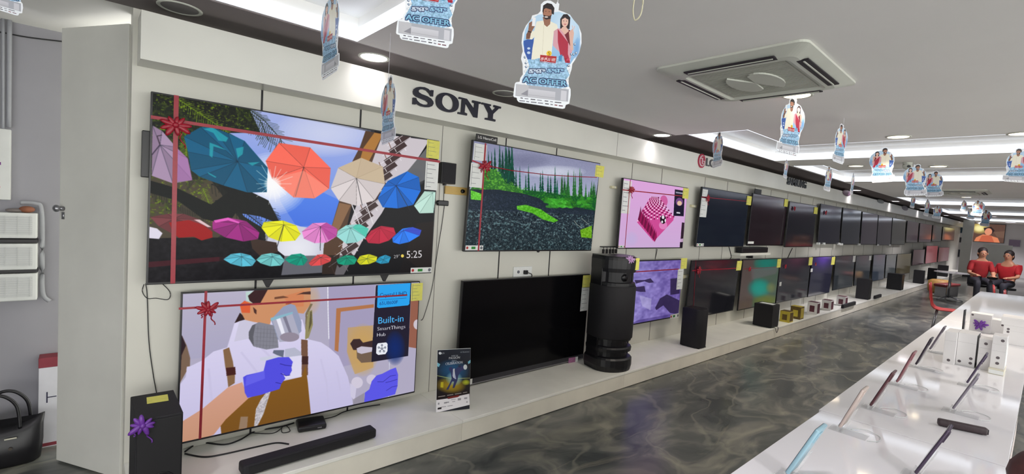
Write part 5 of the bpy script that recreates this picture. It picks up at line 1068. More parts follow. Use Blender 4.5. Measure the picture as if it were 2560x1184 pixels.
# ================================================================== HANGERS
SQ = [(50,10),(745,10),(745,1140),(50,1140)]
def pic_hanger():
    p = Paint(556, 904, (236, 240, 246), SQ); p.k = 3.2
    W_ = (240, 243, 248)
    p.poly([(135,330),(180,230),(260,170),(480,125),(600,160),(700,260),(728,400),(700,560),(640,660),(560,740),(200,700),(120,480)], (188, 216, 238), 1, (130, 180, 224)); p.ell((560, 300), 150, 180, (206, 226, 244), soft=True); p.ell((700, 500), 40, 120, (110, 160, 215), soft=True)
    p.poly([(125,450),(230,400),(240,600),(290,640),(180,640),(140,560)], (48, 88, 168)); p.ell((185, 525), 16, 12, (196, 214, 236)); p.ell((188, 570), 18, 14, (196, 214, 236))
    # man
    p.poly([(250,240),(320,225),(400,230),(470,260),(485,310),(440,340),(430,620),(220,640),(225,520),(240,400),(215,430),(150,430),(165,350),(230,340)], (236, 232, 214)); p.line([(330,260),(335,610)], (214, 208, 186), 1)
    p.poly([(312,190),(400,190),(395,260),(365,290),(335,270)], (150, 104, 84)); p.ell((360, 140), 50, 68, (168, 116, 92)); p.poly([(305,130),(310,70),(350,42),(400,50),(430,90),(428,160),(405,150),(400,110),(340,95),(320,110),(318,160)], (36, 28, 30)); p.poly([(320,165),(345,175),(385,175),(405,160),(395,205),(350,215),(325,200)], (52, 38, 38)); p.ell((350, 188), 20, 7, (230, 220, 215)); p.ell((342, 128), 5, 4, (30, 24, 26)); p.ell((378, 130), 5, 4, (30, 24, 26))
    p.poly([(150,430),(150,380),(170,340),(200,355),(190,425)], (118, 78, 62)); p.poly([(168,340),(172,260),(200,240),(235,290),(205,350)], (140, 96, 76)); p.poly([(165,340),(205,350),(203,360),(163,350)], (30, 26, 30)); p.poly([(205,200),(240,200),(238,290),(203,290)], (238, 238, 242))
    # woman
    p.poly([(480,300),(520,300),(600,320),(640,420),(650,520),(630,650),(550,640),(530,560),(440,480),(440,330)], (214, 160, 172)); p.poly([(480,305),(600,440),(605,560),(635,640),(630,655),(550,650),(520,560),(490,440)], (172, 34, 62)); p.poly([(575,300),(610,310),(640,400),(640,500),(600,440),(540,330)], (112, 24, 40))
    p.poly([(505,300),(500,200),(530,150),(570,145),(605,180),(605,300),(580,300)], (38, 28, 32)); p.ell((552, 225), 36, 56, (226, 186, 170)); p.poly([(530,280),(570,280),(600,320),(560,360),(510,310)], (224, 184, 168)); p.poly([(510,190),(550,160),(590,190),(575,200),(550,182),(525,200)], (40, 30, 34)); p.ell((538, 218), 5, 4, (40, 30, 34)); p.ell((568, 218), 5, 4, (40, 30, 34)); p.ell((554, 252), 12, 4, (186, 60, 76))
    p.poly([(600,330),(640,290),(655,340),(650,420),(660,520),(630,510)], (220, 176, 160)); p.line([(640,290),(630,260)], (226, 182, 166), 1.5); p.line([(650,300),(655,265)], (226, 182, 166), 1.5)
    for x, y in ((670, 455), (640, 560), (665, 560), (690, 545), (620, 680), (150, 620), (165, 680), (170, 720)): p.ell((x, y), 12, 14, (90, 110, 140)); p.ell((x+3, y-3), 7, 8, (214, 224, 236))
    # lower burst
    p.poly([(210,650),(300,620),(500,600),(560,580),(600,700),(640,780),(600,830),(640,900),(500,940),(220,940),(170,880),(130,860),(170,780),(200,720)], (150, 190, 220)); p.noise([(150,640),(640,600),(650,940),(150,940)], 0.4, 12); p.poly([(510,590),(545,565),(545,640),(510,640)], (70, 140, 190))
    p.ell((405, 565), 28, 28, (240, 196, 40)); p.text('S', (393, 583), (419, 583), 36, (60, 60, 30)); p.poly([(312,585),(488,592),(482,662),(312,652)], (176, 36, 40)); p.text('சத்யா', (320, 642), (478, 646), 44, (244, 240, 240)); p.text('சத்யா', (321, 643), (479, 647), 44, (244, 240, 240)); p.line([(312,660),(480,672)], (150, 70, 70), 0.8)
    def big(st, a, b, h, c1, c2):
        for dx in (-11, -6, 0, 6, 11):
            for dy in (-9, 0, 9): p.text(st, (a[0]+dx, a[1]+dy), (b[0]+dx, b[1]+dy), h, c1)
        for dx in (-4, -2, 0, 2, 4): p.text(st, (a[0]+dx, a[1]), (b[0]+dx, b[1]), h, c2)
    big('குளு', (205, 782), (372, 772), 50, (40, 48, 92), (206, 222, 238)); big('குளு', (398, 765), (568, 758), 50, (40, 60, 110), (150, 200, 228))
    big('AC OFFER', (145, 882), (612, 898), 58, (24, 44, 92), (128, 186, 216))
    # air conditioner and small print
    p.poly([(75,905),(640,930),(640,1060),(75,1030)], (170, 172, 182)); p.poly([(80,905),(210,915),(210,1030),(80,1025)], (190, 190, 196)); p.poly([(210,945),(500,965),(500,1052),(210,1035)], (206, 206, 214), 1, (186, 186, 194)); p.line([(215,1010),(500,1030)], (160, 160, 170), 1); p.poly([(560,945),(620,950),(620,1055),(560,1050)], (204, 204, 212)); p.poly([(130,1010),(205,960),(208,1025)], (140, 140, 150))
    for i, (x, w_) in enumerate(((130, 26), (175, 40), (240, 50), (310, 50), (390, 40), (450, 30), (500, 70))): p.poly([(x, 1045+i*4), (x+w_, 1047+i*4), (x+w_, 1056+i*4), (x, 1054+i*4)], (60, 58, 70) if i % 2 == 0 else (130, 130, 142))
    for i, (x, w_, c_) in enumerate(((120, 60, (120, 120, 134)), (195, 30, (120, 120, 134)), (245, 60, (100, 100, 110)), (320, 55, (120, 120, 134)), (398, 40, (50, 48, 58)), (455, 26, (110, 110, 120)), (500, 30, (120, 40, 50)), (545, 44, (90, 40, 56)))): p.poly([(x, 1074+i*4), (x+w_, 1076+i*4), (x+w_, 1086+i*4), (x, 1084+i*4)], c_)
    return p.image('hanger_print')
M_hang = im('hanger_print', pic_hanger(), 0.35)
M_hang.node_tree.nodes['Principled BSDF'].inputs['Coat Weight'].default_value = 0.15
OUT = [(285,130),(285,60),(315,28),(350,15),(385,16),(420,35),(445,50),(455,25),(480,45),(475,110),(530,125),(600,150),(640,200),(700,260),(735,340),(742,440),(725,540),(690,610),(660,660),(655,720),(640,780),(630,820),(640,900),(660,925),(665,990),(655,1080),(620,1095),(612,1130),(590,1138),(560,1136),(115,1095),(95,1075),(90,1050),(60,1045),(52,1030),(55,960),(62,900),(75,886),(110,880),(115,840),(140,800),(130,690),(110,640),(115,590),(125,560),(105,470),(110,370),(140,290),(190,220),(200,180),(260,160)]
HS = 0.36/1123.0
hang_mesh = []
def make_hanger():
    t = thing('hanging_sign', 'x', 'hanging sign', (0, 0, 0)); pts = [((x-400)*HS, -(y-20)*HS) for x, y in OUT]
    k = MB(); k.prism(pts, -0.0008, 0.0008, 'y'); o = k.build('printed_card', M_hang, t, uv=((50-400)*HS, (745-400)*HS, -(1140-20)*HS, -(10-20)*HS))
    MB().cyl(((462-400)*HS, 0, -0.004), ((462-400)*HS, 0, 0.012), 0.0012, seg=6).build('hook', M_string, t)
    return t
H0 = make_hanger()
HG = [ # px, py of top, px bottom y, z-top (rel cam), turn in degrees, label
 ('d', 1380, 3, 265, 0.72, 2, 'frontal die-cut paper hanger with a couple and AC OFFER, fully visible near the top centre'),
 ('b', 1085, -150, 110, 0.74, -4, 'frontal paper hanger cut off by the top edge, lower half with AC OFFER showing'),
 ('a', 830, -25, 190, 0.84, 110, 'narrow side-turned paper hanger left of the first downlight, cut by the top edge'),
 ('c', 975, 190, 358, 0.68, 112, 'side-turned paper hanger over the umbrella television, on a visible white string'),
 ('e', 1985, 245, 388, 0.868, 50, 'half-turned paper hanger right under the air conditioner downlight'),
 ('f', 2106, 310, 408, 0.86, 62, 'pale side-turned paper hanger in front of the second ceiling recess'),
 ('g', 1798, 330, 418, 0.86, 118, 'side-turned paper hanger covering the end of the red round fascia logo'),
 ('h', 1967, 398, 446, 0.86, 72, 'tiny side-turned paper hanger just left of the third fascia name'),
 ('i', 2074, 415, 478, 0.86, 66, 'small side-turned paper hanger just right of the third fascia name'),
 ('j', 2134, 432, 486, 0.86, 78, 'very thin side-turned paper hanger below a warm downlight'),
 ('k', 2210, 368, 456, 0.86, 178, 'back-to-front paper hanger at mid right, red figure on its left, largest of three'),
 ('l', 2292, 410, 490, 0.86, 184, 'back-to-front paper hanger at mid right, middle of the group of three'),
 ('m', 2338, 427, 492, 0.815, 174, 'back-to-front paper hanger at mid right, rightmost of the group of three'),
 ('n', 2284, 488, 520, 0.86, 60, 'tiny paper hanger under the middle one of the three back-to-front ones'),
 ('o', 2320, 497, 540, 0.86, 66, 'tiny dark paper hanger right of the smallest fascia emblem'),
 ('p', 2345, 514, 546, 0.86, 20, 'tiny pale paper hanger far above the upper television row'),
 ('q', 2447, 500, 540, 0.86, 10, 'small mauve paper hanger right of the yellow downlight'),
 ('t', 2411, 500, 528, 0.86, 50, 'tiny paper hanger hanging right under the yellow downlight'),
 ('v', 2467, 524, 566, 0.86, 40, 'dark paper hanger far back above the orange poster'),
 ('w', 2430, 520, 548, 0.86, 15, 'tiny paper hanger between the yellow downlight and orange poster'),
 ('r', 2552, 370, 456, 0.86, 2, 'paper hanger cut by the right edge of the picture'),
 ('s', 0, -150, 24, 0.86, 0, 'paper hanger whose bottom corner shows at the top left corner')]
for i, (k, px, py, pb, zt, turn, l) in enumerate(HG):
    v = ray(px, py); d = zt/v[2] if v[2] > 0.01 else 16.0
    if k == 'v' or k == 'w': d = min(d, 17.0)
    P = _o(v*d); depth = d
    H_ = (pb-py)*depth/F_PX*1.01; sc = H_/0.36; th0 = math.atan2(-P[0], P[1])
    o = H0 if i == 0 else copy_tree(H0); o.location = P; o.scale = (sc, sc, sc); o.rotation_euler = (0, 0, th0+R(turn)); o['label'] = l; o['group'] = 'paper hangers under the ceiling'
    top_z = CEIL+(0.13 if tray_at(P[0], P[1]) >= 0 else 0); hx = (462-400)*HS
    if top_z-P[2] > 0.012*sc:
        s_ = MB(); s_.cyl((hx, 0, 0.011), (hx, 0, (top_z-P[2])/sc), 0.0009/sc, seg=6); s_.build('string', M_string, o)
# loose string loop
v = onz(1600, -30, CEIL); b = MB(); c0 = onz(1594, 18, CEIL-0.12); b.tube(smooth_path([(v[0], v[1], CEIL), (c0[0], c0[1]+0.012, c0[2]+0.05), (c0[0], c0[1]+0.02, c0[2]), (c0[0], c0[1]+0.008, c0[2]-0.045), (c0[0], c0[1]-0.016, c0[2]-0.03), (c0[0], c0[1]-0.022, c0[2]+0.02), (v[0], v[1]-0.01, CEIL)], 8), 0.0028, 6)
tag(b.build('string_loop', mat('cream_string', (226, 220, 190), 0.5), None, True), 'cream string loop hanging from the ceiling at the top', 'string')

# ================================================================== CEILING CASSETTE
t = thing('air_conditioner', 'square white ceiling cassette air conditioner with dark slots beside a lit downlight', 'air conditioner', (3.02, 1.27, CEIL-0.001), (0, 0, R(1)), 'ceiling cassettes')
def rrect(w, d, r, n=5):
    o = []
    for sx, sy, a0 in ((1, 1, 0), (-1, 1, PI/2), (-1, -1, PI), (1, -1, 3*PI/2)):
        for k in range(n+1): a = a0+PI/2*k/n; o.append((sx*(w-r)+r*math.cos(a), sy*(d-r)+r*math.sin(a)))
    return o
def cassette(t, w=0.475, d=0.41):
    bm = MB(); L1 = [(rrect(w, d, 0.05), 0), (rrect(w, d, 0.05), -0.012), (rrect(w*0.80, d*0.80, 0.05), -0.042), (rrect(w*0.70, d*0.70, 0.03), -0.045), (rrect(w*0.66, d*0.66, 0.02), -0.032)]
    rings = [[bm.bm.verts.new((x, y, z)) for x, y in P] for P, z in L1]
    for A_, B_ in zip(rings, rings[1:]):
        n = len(A_)
        for i in range(n): bm.bm.faces.new([A_[i], B_[i], B_[(i+1) % n], A_[(i+1) % n]])
    bm.bm.faces.new(rings[-1]); bm.bm.faces.new(rings[0][::-1]); bmesh.ops.recalc_face_normals(bm.bm, faces=bm.bm.faces[:]); bm.build('panel', M_acwhite, t)
    for k, (cx, cy, rz, ln) in enumerate(((0, d*0.815, 0, w*0.6), (0, -d*0.815, PI, w*0.6), (w*0.815, 0, -PI/2, d*0.6), (-w*0.815, 0, PI/2, d*0.6))):
        M4 = Matrix.Translation((cx, cy, -0.040))@Matrix.Rotation(rz, 4, 'Z')
        s = MB().box((-ln, -0.030, -0.004), (ln, 0.030, 0.004), 0.003, M=M4).build('air_slot', M_acdark, t); MB().box((-ln*0.94, 0.0, -0.008), (ln*0.94, 0.008, -0.0035), 0.001, M=M4).build('louvre', M_acwhite, s)
    g = MB(); g.box((-w*0.63, -d*0.63, -0.037), (w*0.63, d*0.63, -0.0325), 0.002)
    for i in range(22): x = -w*0.6+i*w*1.2/21; g.box((x-0.0015, -d*0.6, -0.0395), (x+0.0015, d*0.6, -0.0365))
    g.build('intake_grille', mat('grille_grey', (176, 178, 168), 0.55, noise=0.04), t)
    for sgn in (0, PI):
        pts = [(0.0, 0.0)]+[(0.19*math.cos(a)*1.0, 0.07+0.10*math.sin(a)) for a in np.linspace(-0.6, PI*0.85, 12)]; pts = [(x, y*d/w) for x, y in pts]
        g = MB(); g.prism(pts, -0.047, -0.038, 'z', 0.0, M=Matrix.Rotation(sgn, 4, 'Z')); g.build('relief_curve', M_acwhite, t)
cassette(t)
c = onz(2400, 478, CEIL); c[2] -= 0.001; t = thing('air_conditioner', 'far ceiling cassette air conditioner in the dark ceiling band', 'air conditioner', (c[0], c[1], CEIL-0.001), (0, 0, 0), 'ceiling cassettes'); cassette(t)
c = onz(2269, 406, CEIL); t = thing('security_camera', 'small white security camera on the ceiling between two hangers', 'camera', (c[0], c[1], CEIL)); MB().cyl((0, 0, 0), (0, 0, -0.03), 0.05, 0.045).build('mount', M_acwhite, t, True); MB().ell((0, 0, -0.045), (0.05, 0.05, 0.04)).build('dome', M_acwhite, t, True); MB().cyl((-0.04, -0.02, -0.05), (-0.058, -0.03, -0.055), 0.016).build('lens', M_black, t)

# ================================================================== LEFT CORNER
Wy = 4.08
def lz(y): return onx(0, y, -0.357)[2]
def lp(px, py, Y=4.0): return ony(px, py, Y)
Mst = mat('stabiliser_white', (206, 208, 206), 0.5, noise=0.04)
for i, (ya, yb) in enumerate(((530, 595), (608, 672), (684, 748))):
    a = lp(0, ya); b = lp(93, yb); z0, z1 = b[2], a[2]; x0, x1 = -0.92, b[0]
    t = thing('wall_unit', ['white gridded wall box, topmost of three, with odds and ends on top', 'white gridded wall box, middle of three', 'white gridded wall box, lowest of three'][i], 'wall box', ((x0+x1)/2, Wy, z0), (0, 0, 0), 'white gridded wall boxes at the left')
    w = (x1-x0)/2; h = z1-z0; MB().box((-w, -0.1, 0), (w, 0, h), 0.006).build('case', Mst, t); k = MB().box((-w+0.02, -0.102, h*0.15), (w-0.02, -0.0995, h*0.88)).build('grid_panel', mat('grid_panel', (188, 190, 190), 0.6, noise=0.05), t)
    g = MB()
    for j in range(9): z = h*(0.18+0.68*j/8); g.box((-w+0.02, -0.1045, z-0.0012), (w-0.02, -0.1015, z+0.0012))
    for j in range(14): x = -w+0.03+(2*w-0.06)*j/13; g.box((x-0.001, -0.1045, h*0.17), (x+0.001, -0.1015, h*0.87))
    g.build('grid_bars', Mst, k)
    if i == 0: topz = z1
    t2 = thing('wall_rail', ['dark rail above the top wall box', 'dark rail between the top and middle wall boxes', 'dark rail between the middle and lowest wall boxes'][i], 'rail', ((x0+x1)/2, Wy, z1+0.004)); hh = 0.022 if i else 0.0
    if i: MB().box((-w, -0.08, 0), (w+0.0, 0, 0.02)).build('rail', M_joint, t2); MB().box((-w*0.2, -0.082, 0.004), (w*0.2, -0.0795, 0.016)).build('slot', M_metal, t2)
    else: bpy.data.objects.remove(t2)
a = lp(48, 528); t = thing('cloth_bundle', 'small brown bundle lying on the top wall box', 'bundle', (a[0]+0.03, Wy-0.05, topz)); k = MB(); k.ell((0, 0, 0.02), (0.035, 0.03, 0.02)); k.build('cloth', mat('brown_cloth', (134, 84, 62), 0.8, noise=0.2), t, True); MB().ell((-0.05, 0, 0.012), (0.04, 0.025, 0.012)).build('dark_fold', mat('grey_cloth', (120, 112, 110), 0.8), t, True)
def pipe(label, pts, r, m, name='pipe'): b = MB(); b.tube(smooth_path(pts, 6), r, 10); return tag(b.build(name, m, None, True), label, 'pipe' if name == 'pipe' else name, 'pipes and conduits in the left corner')
Mpg = mat('grey_pipe', (150, 152, 158), 0.45, noise=0.05)
A_ = [lp(x, y, 4.05) for x, y in ((50, 506), (88, 508), (103, 522), (106, 600), (105, 700), (109, 738), (124, 752))]
pipe('grey bent pipe running down beside the gridded wall boxes', [tuple(p) for p in A_], 0.012, Mpg)
pipe('left one of two vertical grey conduits at the top left', [tuple(lp(8, 330, 4.05)), tuple(lp(8, 45, 4.05))], 0.008, Mpg, 'conduit'); pipe('right one of two vertical grey conduits at the top left', [tuple(lp(22, 318, 4.05)), tuple(lp(24, 45, 4.05))], 0.011, Mpg, 'conduit')
tag(MB().tube(smooth_path([tuple(lp(-60, 70, 4.06)), tuple(lp(0, 80, 4.06)), tuple(lp(70, 93, 4.06)), tuple(lp(160, 104, 4.06))], 6), 0.004).build('cable', M_cable, None, True), 'black cable strung across the grey wall at the top left', 'cable')
a = lp(0, 320); b = lp(24, 500); t = thing('notice_board', 'white board with a purple mark cut by the left edge', 'board', ((b[0]-0.7)/2, Wy, b[2])); w = (b[0]+0.7)/2; h = a[2]-b[2]; MB().box((-w, -0.05, 0), (w, 0, h), 0.003).build('board', Mst, t); MB().box((w-0.05, -0.052, h*0.49), (w-0.038, -0.0495, h*0.53)).build('purple_mark', mat('purple_ink', (110, 30, 120), 0.6), t); MB().box((w-0.05, -0.052, h*0.17), (w-0.04, -0.0495, h*0.185)).build('red_mark', mat('red_ink', (190, 40, 60), 0.6), t)
a = lp(97, 895, 3.98); b = lp(150, 1108, 3.98); t = thing('carton', 'tall white carton with a maroon top behind the open door', 'carton', (a[0]+0.09, 4.02, 0)); hc = a[2]
MB().box((-0.09, -0.05, 0.0), (0.09, 0.05, hc-0.06), 0.002).build('box', mat('carton_grey', (196, 196, 204), 0.6, noise=0.04), t); MB().box((-0.091, -0.051, hc-0.0595), (0.091, 0.051, hc), 0.002).build('maroon_top', mat('maroon_card', (124, 40, 54), 0.6, noise=0.1), t); MB().box((-0.0905, -0.0515, 0.008), (0.09, -0.0502, 0.028)).build('maroon_stripe', mat('maroon_card', (124, 40, 54), 0.6), t)
k = MB(); k.box((-0.055, -0.0515, hc*0.50), (-0.049, -0.0502, hc*0.62)); k.box((-0.049, -0.0515, hc*0.555), (-0.01, -0.0502, hc*0.565)); k.build('printed_mark', mat('navy_ink', (30, 30, 60), 0.6), t)
# handbag
a = lp(0, 1018, 3.85); b = lp(112, 1130, 3.85); t = thing('handbag', 'black handbag with two raised handles standing on the floor at the left', 'handbag', (-0.36, 3.84, 0)); MH = mat('black_leather', (16, 15, 20), 0.4, noise=0.2, nscale=30)
k = MB(); wT, wB = 0.2, 0.19; Z1 = 0.27
rings = []
for z, w_, d_ in ((0.0, 0.17, 0.05), (0.015, 0.19, 0.065), (0.12, 0.2, 0.07), (0.22, 0.2, 0.05), (Z1, 0.205, 0.03), (Z1-0.004, 0.19, 0.02)): rings.append([k.bm.verts.new((w_*math.copysign(abs(math.cos(a_))**0.5, math.cos(a_)), d_*math.copysign(abs(math.sin(a_))**0.7, math.sin(a_)), z-(0.05*(1-abs(math.cos(a_))) if z > 0.2 else 0))) for a_ in np.linspace(0, 2*PI, 32, endpoint=False)])
for A_, B_ in zip(rings, rings[1:]):
    for i in range(32): k.bm.faces.new([A_[i], A_[(i+1) % 32], B_[(i+1) % 32], B_[i]])
k.bm.faces.new(rings[0][::-1]); k.bm.faces.new(rings[-1]); k.build('body', MH, t, True)
for sy in (-1, 1):
    pts = [(-0.10, sy*0.035, 0.19), (-0.085, sy*0.035, 0.30), (-0.02, sy*0.03, 0.40), (0.05, sy*0.03, 0.41), (0.11, sy*0.03, 0.34), (0.125, sy*0.035, 0.21)]; k = MB(); k.tube(smooth_path([(x+sy*0.02-0.0, y, z) for x, y, z in pts], 8), 0.009, 8); k.build('handle', MH, t, True)
MB().box((0.045, -0.0765, 0.168), (0.095, -0.070, 0.176), 0.002).build('name_plate', mat('silver_plate', (210, 206, 190), 0.3, metal=0.6, noise=0), t); MB().cyl((0.07, -0.078, 0.115), (0.07, -0.066, 0.115), 0.009, seg=12).build('stud', mat('stud_gold', (90, 84, 78), 0.3, metal=0.8, noise=0), t)

# ================================================================== FAR END OF THE SHOP
def chair(label, x, y, rz, sc=1.0):
    t = thing('plastic_chair', label, 'chair', (x, y, 0), (0, 0, rz), 'red plastic chairs'); k = MB()   # faces -y, back on +y
    prof = [(-0.22, 0.445), (-0.20, 0.452), (0.10, 0.44), (0.17, 0.455), (0.21, 0.50), (0.235, 0.62), (0.25, 0.76), (0.262, 0.86)]; th = 0.012; n = len(prof); wv = [0.20, 0.21, 0.2, 0.19, 0.18, 0.18, 0.17, 0.13]
    f_, b_ = [], []
    for (y_, z_), w_ in zip(prof, wv):
        f_.append([k.bm.verts.new((w_*u, y_-0.015*(1-u*u), z_-0.012*(1-u*u))) for u in (-1, -.5, 0, .5, 1)]); b_.append([k.bm.verts.new((w_*u, y_+(th if z_ > 0.5 else 0.004)-0.015*(1-u*u), z_-(0.0 if z_ > 0.5 else th)-0.012*(1-u*u))) for u in (-1, -.5, 0, .5, 1)])
    for S_, fl in ((f_, False), (b_, True)):
        for i in range(n-1):
            for j in range(4): k.bm.faces.new([S_[i][j], S_[i][j+1], S_[i+1][j+1], S_[i+1][j]])
    for i in range(n-1):
        for j in (0, 4): k.bm.faces.new([f_[i][j], f_[i+1][j], b_[i+1][j], b_[i][j]])
    for i in (0, n-1):
        for j in range(4): k.bm.faces.new([f_[i][j], f_[i][j+1], b_[i][j+1], b_[i][j]])
    bmesh.ops.recalc_face_normals(k.bm, faces=k.bm.faces[:]); k.build('seat_shell', M_red, t, True)
    for sx in (-1, 1):
        for sy, yy in ((-1, -0.17), (1, 0.14)): MB().cyl((sx*0.15, yy, 0.435), (sx*0.19, yy+sy*0.05, 0), 0.011).build('leg', M_metal, t, True)
    return t
chair('red plastic chair seen side-on beyond the counter, nearest of the red chairs', 10.75, 1.07, 0.05)
p = onz(2497, 716, 0.84); chair('red plastic chair behind the far counter end, left of two chair tops', p[0], p[1]-0.2, 0.1); p = onz(2553, 720, 0.84); chair('red plastic chair behind the far counter end, cut by the right edge', p[0]*0.9, (p[1]-0.1)*0.9, 0.0)
t = thing('round_table', 'small round pale table on a chrome tripod foot in the far aisle', 'table', (17.2, 1.75, 0)); MB().cyl((0, 0, 0.72), (0, 0, 0.745), 0.34, seg=40).build('tabletop', M_tab, t); MB().cyl((0, 0, 0.06), (0, 0, 0.72), 0.03).build('pole', M_metal, t, True)
for a_ in (0.3, 2.4, 4.5): MB().cyl((0, 0, 0.1), (0.3*math.cos(a_), 0.3*math.sin(a_), 0.012), 0.018, 0.012).build('leg', M_metal, t, True)
p = onz(2391, 693, 0.0); t = thing('pouf', 'round tan pouf at the far end of the plinth', 'pouf', (19.0, 2.15, 0)); MB().lathe([(0.2, 0.0), (0.26, 0.05), (0.28, 0.2), (0.26, 0.36), (0.18, 0.4)]).build('cushion', mat('tan_leather', (166, 126, 66), 0.6, noise=0.15), t, True); MB().cyl((0, 0, 0.4), (0, 0, 0.408), 0.03).build('button', M_wood, t)
t = thing('bench', 'low maroon bench beside the tan pouf', 'bench', (18.2, 1.9, 0), (0, 0, -0.2)); MB().box((-0.5, -0.15, 0.28), (0.5, 0.15, 0.36), 0.03).build('seat', mat('maroon_leather', (112, 36, 36), 0.5, noise=0.1), t, True)
for sx in (-1, 1): MB().box((sx*0.42-0.02, -0.12, 0), (sx*0.42+0.02, 0.12, 0.285)).build('leg', M_metal, t)

# seated and standing people
def skin_mesh(name, joints, edges, m, parent, root=0, sub_=2):
    me = bpy.data.meshes.new(name); me.from_pydata([j[:3] for j in joints], edges, []); o = bpy.data.objects.new(name, me); COL.objects.link(o)
    md = o.modifiers.new('s', 'SKIN'); md.use_smooth_shade = True
    for i, j in enumerate(joints): me.skin_vertices[0].data[i].radius = (j[3], j[4] if len(j) > 4 else j[3]); me.skin_vertices[0].data[i].use_root = (i == root)
    sb = o.modifiers.new('b', 'SUBSURF'); sb.levels = sub_; sb.render_levels = sub_
    dg = bpy.context.evaluated_depsgraph_get(); dg.update(); m2 = bpy.data.meshes.new_from_object(o.evaluated_get(dg)); bpy.data.objects.remove(o)
    m2.materials.clear(); m2.materials.append(m)
    for p_ in m2.polygons: p_.use_smooth = True
    q = bpy.data.objects.new(name, m2); COL.objects.link(q); q.parent = parent; return q
def person(label, x, y, rz, seat=0.45, lean=0.1, shirt=None, trousers=None, arms=0.0):
    """seated figure facing +x in its own frame"""
    t = thing('person', label, 'person', (x, y, 0), (0, 0, rz), None); s = seat
    J = [(0, 0, s+0.09, .13, .10), (lean*0.3, 0, s+0.26, .125, .095), (lean*0.8, 0, s+0.44, .15, .10), (lean, 0, s+0.55, .07, .07), (lean+0.01, 0, s+0.62, .052), (lean+0.03, 0, s+0.70, .082, .095), (lean+0.035, 0, s+0.80, .078, .09), (lean+0.03, 0, s+0.855, .045, .05)]; E_ = [(0, 1), (1, 2), (2, 3), (3, 4), (4, 5), (5, 6), (6, 7)]
    for sy in (-1, 1):
        b = len(J); J += [(lean*0.85, sy*0.17, s+0.49, .055), (lean+0.06, sy*0.22, s+0.25, .043), (lean+0.28, sy*0.16, s+0.22+arms, .032), (lean+0.36, sy*0.14, s+0.22+arms, .028, .018)]; E_ += [(3, b), (b, b+1), (b+1, b+2), (b+2, b+3)]
        for q, dy in enumerate((-0.028, -0.01, 0.009, 0.027)):
            c = len(J); J += [(lean+0.40, sy*0.14+dy, s+0.215+arms, .0095), (lean+0.435, sy*0.14+dy*1.1, s+0.205+arms, .008)]; E_ += [(b+3, c), (c, c+1)]
        c = len(J); J += [(lean+0.37, sy*0.14-sy*0.045, s+0.21+arms, .010)]; E_ += [(b+3, c)]
        b = len(J); J += [(0.08, sy*0.09, s+0.07, .085), (0.44, sy*0.12, s+0.05, .062), (0.43, sy*0.12, s-0.15, .05), (0.42, sy*0.12, 0.09, .036), (0.52, sy*0.12, 0.035, .032)]; E_ += [(0, b), (b, b+1), (b+1, b+2), (b+2, b+3), (b+3, b+4)]
    skin_mesh('body', J, E_, M_skin, t)
    JS = [(0, 0, s+0.08, .165, .14), (lean*0.3, 0, s+0.26, .165, .135), (lean*0.8, 0, s+0.44, .195, .14), (lean, 0, s+0.56, .10, .095)]; ES = [(0, 1), (1, 2), (2, 3)]
    for sy in (-1, 1): b = len(JS); JS += [(lean*0.85, sy*0.17, s+0.49, .074), (lean+0.05, sy*0.215, s+0.28, .058)]; ES += [(2, b), (b, b+1)]
    skin_mesh('shirt', JS, ES, shirt or M_redshirt, t)
    JT = [(0, 0, s+0.07, .14, .11)]; ET = []
    for sy in (-1, 1): b = len(JT); JT += [(0.1, sy*0.09, s+0.07, .098), (0.44, sy*0.12, s+0.05, .074), (0.43, sy*0.12, s-0.15, .062), (0.42, sy*0.12, 0.12, .052)]; ET += [(0, b), (b, b+1), (b+1, b+2), (b+2, b+3)]
    skin_mesh('trousers', JT, ET, trousers or M_dkcloth, t)
    k = MB(); k.ell((lean+0.01, 0, s+0.79), (0.098, 0.09, 0.10)); k.ell((lean-0.025, 0, s+0.72), (0.075, 0.086, 0.10)); k.build('hair', M_hair, t, True)
    k = MB(); k.ell((lean+0.118, 0, s+0.725), (0.016, 0.012, 0.02), 8, 6); k.build('nose', M_skin, t, True)
    for sy in (-1, 1): MB().ell((lean+0.112, sy*0.032, s+0.752), (0.006, 0.012, 0.007), 8, 6).build('eye', M_ink, t, True); MB().ell((lean+0.03, sy*0.088, s+0.73), (0.018, 0.01, 0.028), 8, 6).build('ear', M_skin, t, True)
    MB().ell((lean+0.108, 0, s+0.685), (0.007, 0.024, 0.006), 8, 6).build('mouth', mat('lips', (150, 70, 66), 0.6), t, True); return t
def stool(label, x, y, h): t = thing('stool', label, 'stool', (x, y, 0), (0, 0, 0), 'stools under the seated people'); MB().cyl((0, 0, h-0.06), (0, 0, h-0.012), 0.17, seg=28).build('seat', M_black, t, True); MB().cyl((0, 0, 0.03), (0, 0, h-0.06), 0.025).build('pole', M_metal, t); MB().lathe([(0.17, 0), (0.17, 0.012), (0.03, 0.035)]).build('base', M_metal, t, True)
p = onx(2448, 660, 16.4); person('person in a dark red top sitting bent forward behind the small round table', p[0], p[1], R(200), 0.58, 0.12); stool('stool under the person behind the small round table', p[0], p[1], 0.555)
p = onx(2524, 650, 16.8); person('person in a bright red top sitting farther right at the back of the shop', p[0], p[1], R(160), 0.55, 0.03, mat('bright_red_shirt', (160, 18, 28), 0.8, noise=0.1)); stool('stool under the person farther right at the back', p[0], p[1], 0.525)
t = thing('person', 'person with reddish brown hair bending over the counter edge, cut by the lower right corner', 'person', (1.79, -0.615, 0), (0, 0, R(90))); t.scale = (0.965, 0.965, 0.965)
Mbh = mat('brown_hair', (70, 36, 34), 0.6, noise=0.3, nscale=30)
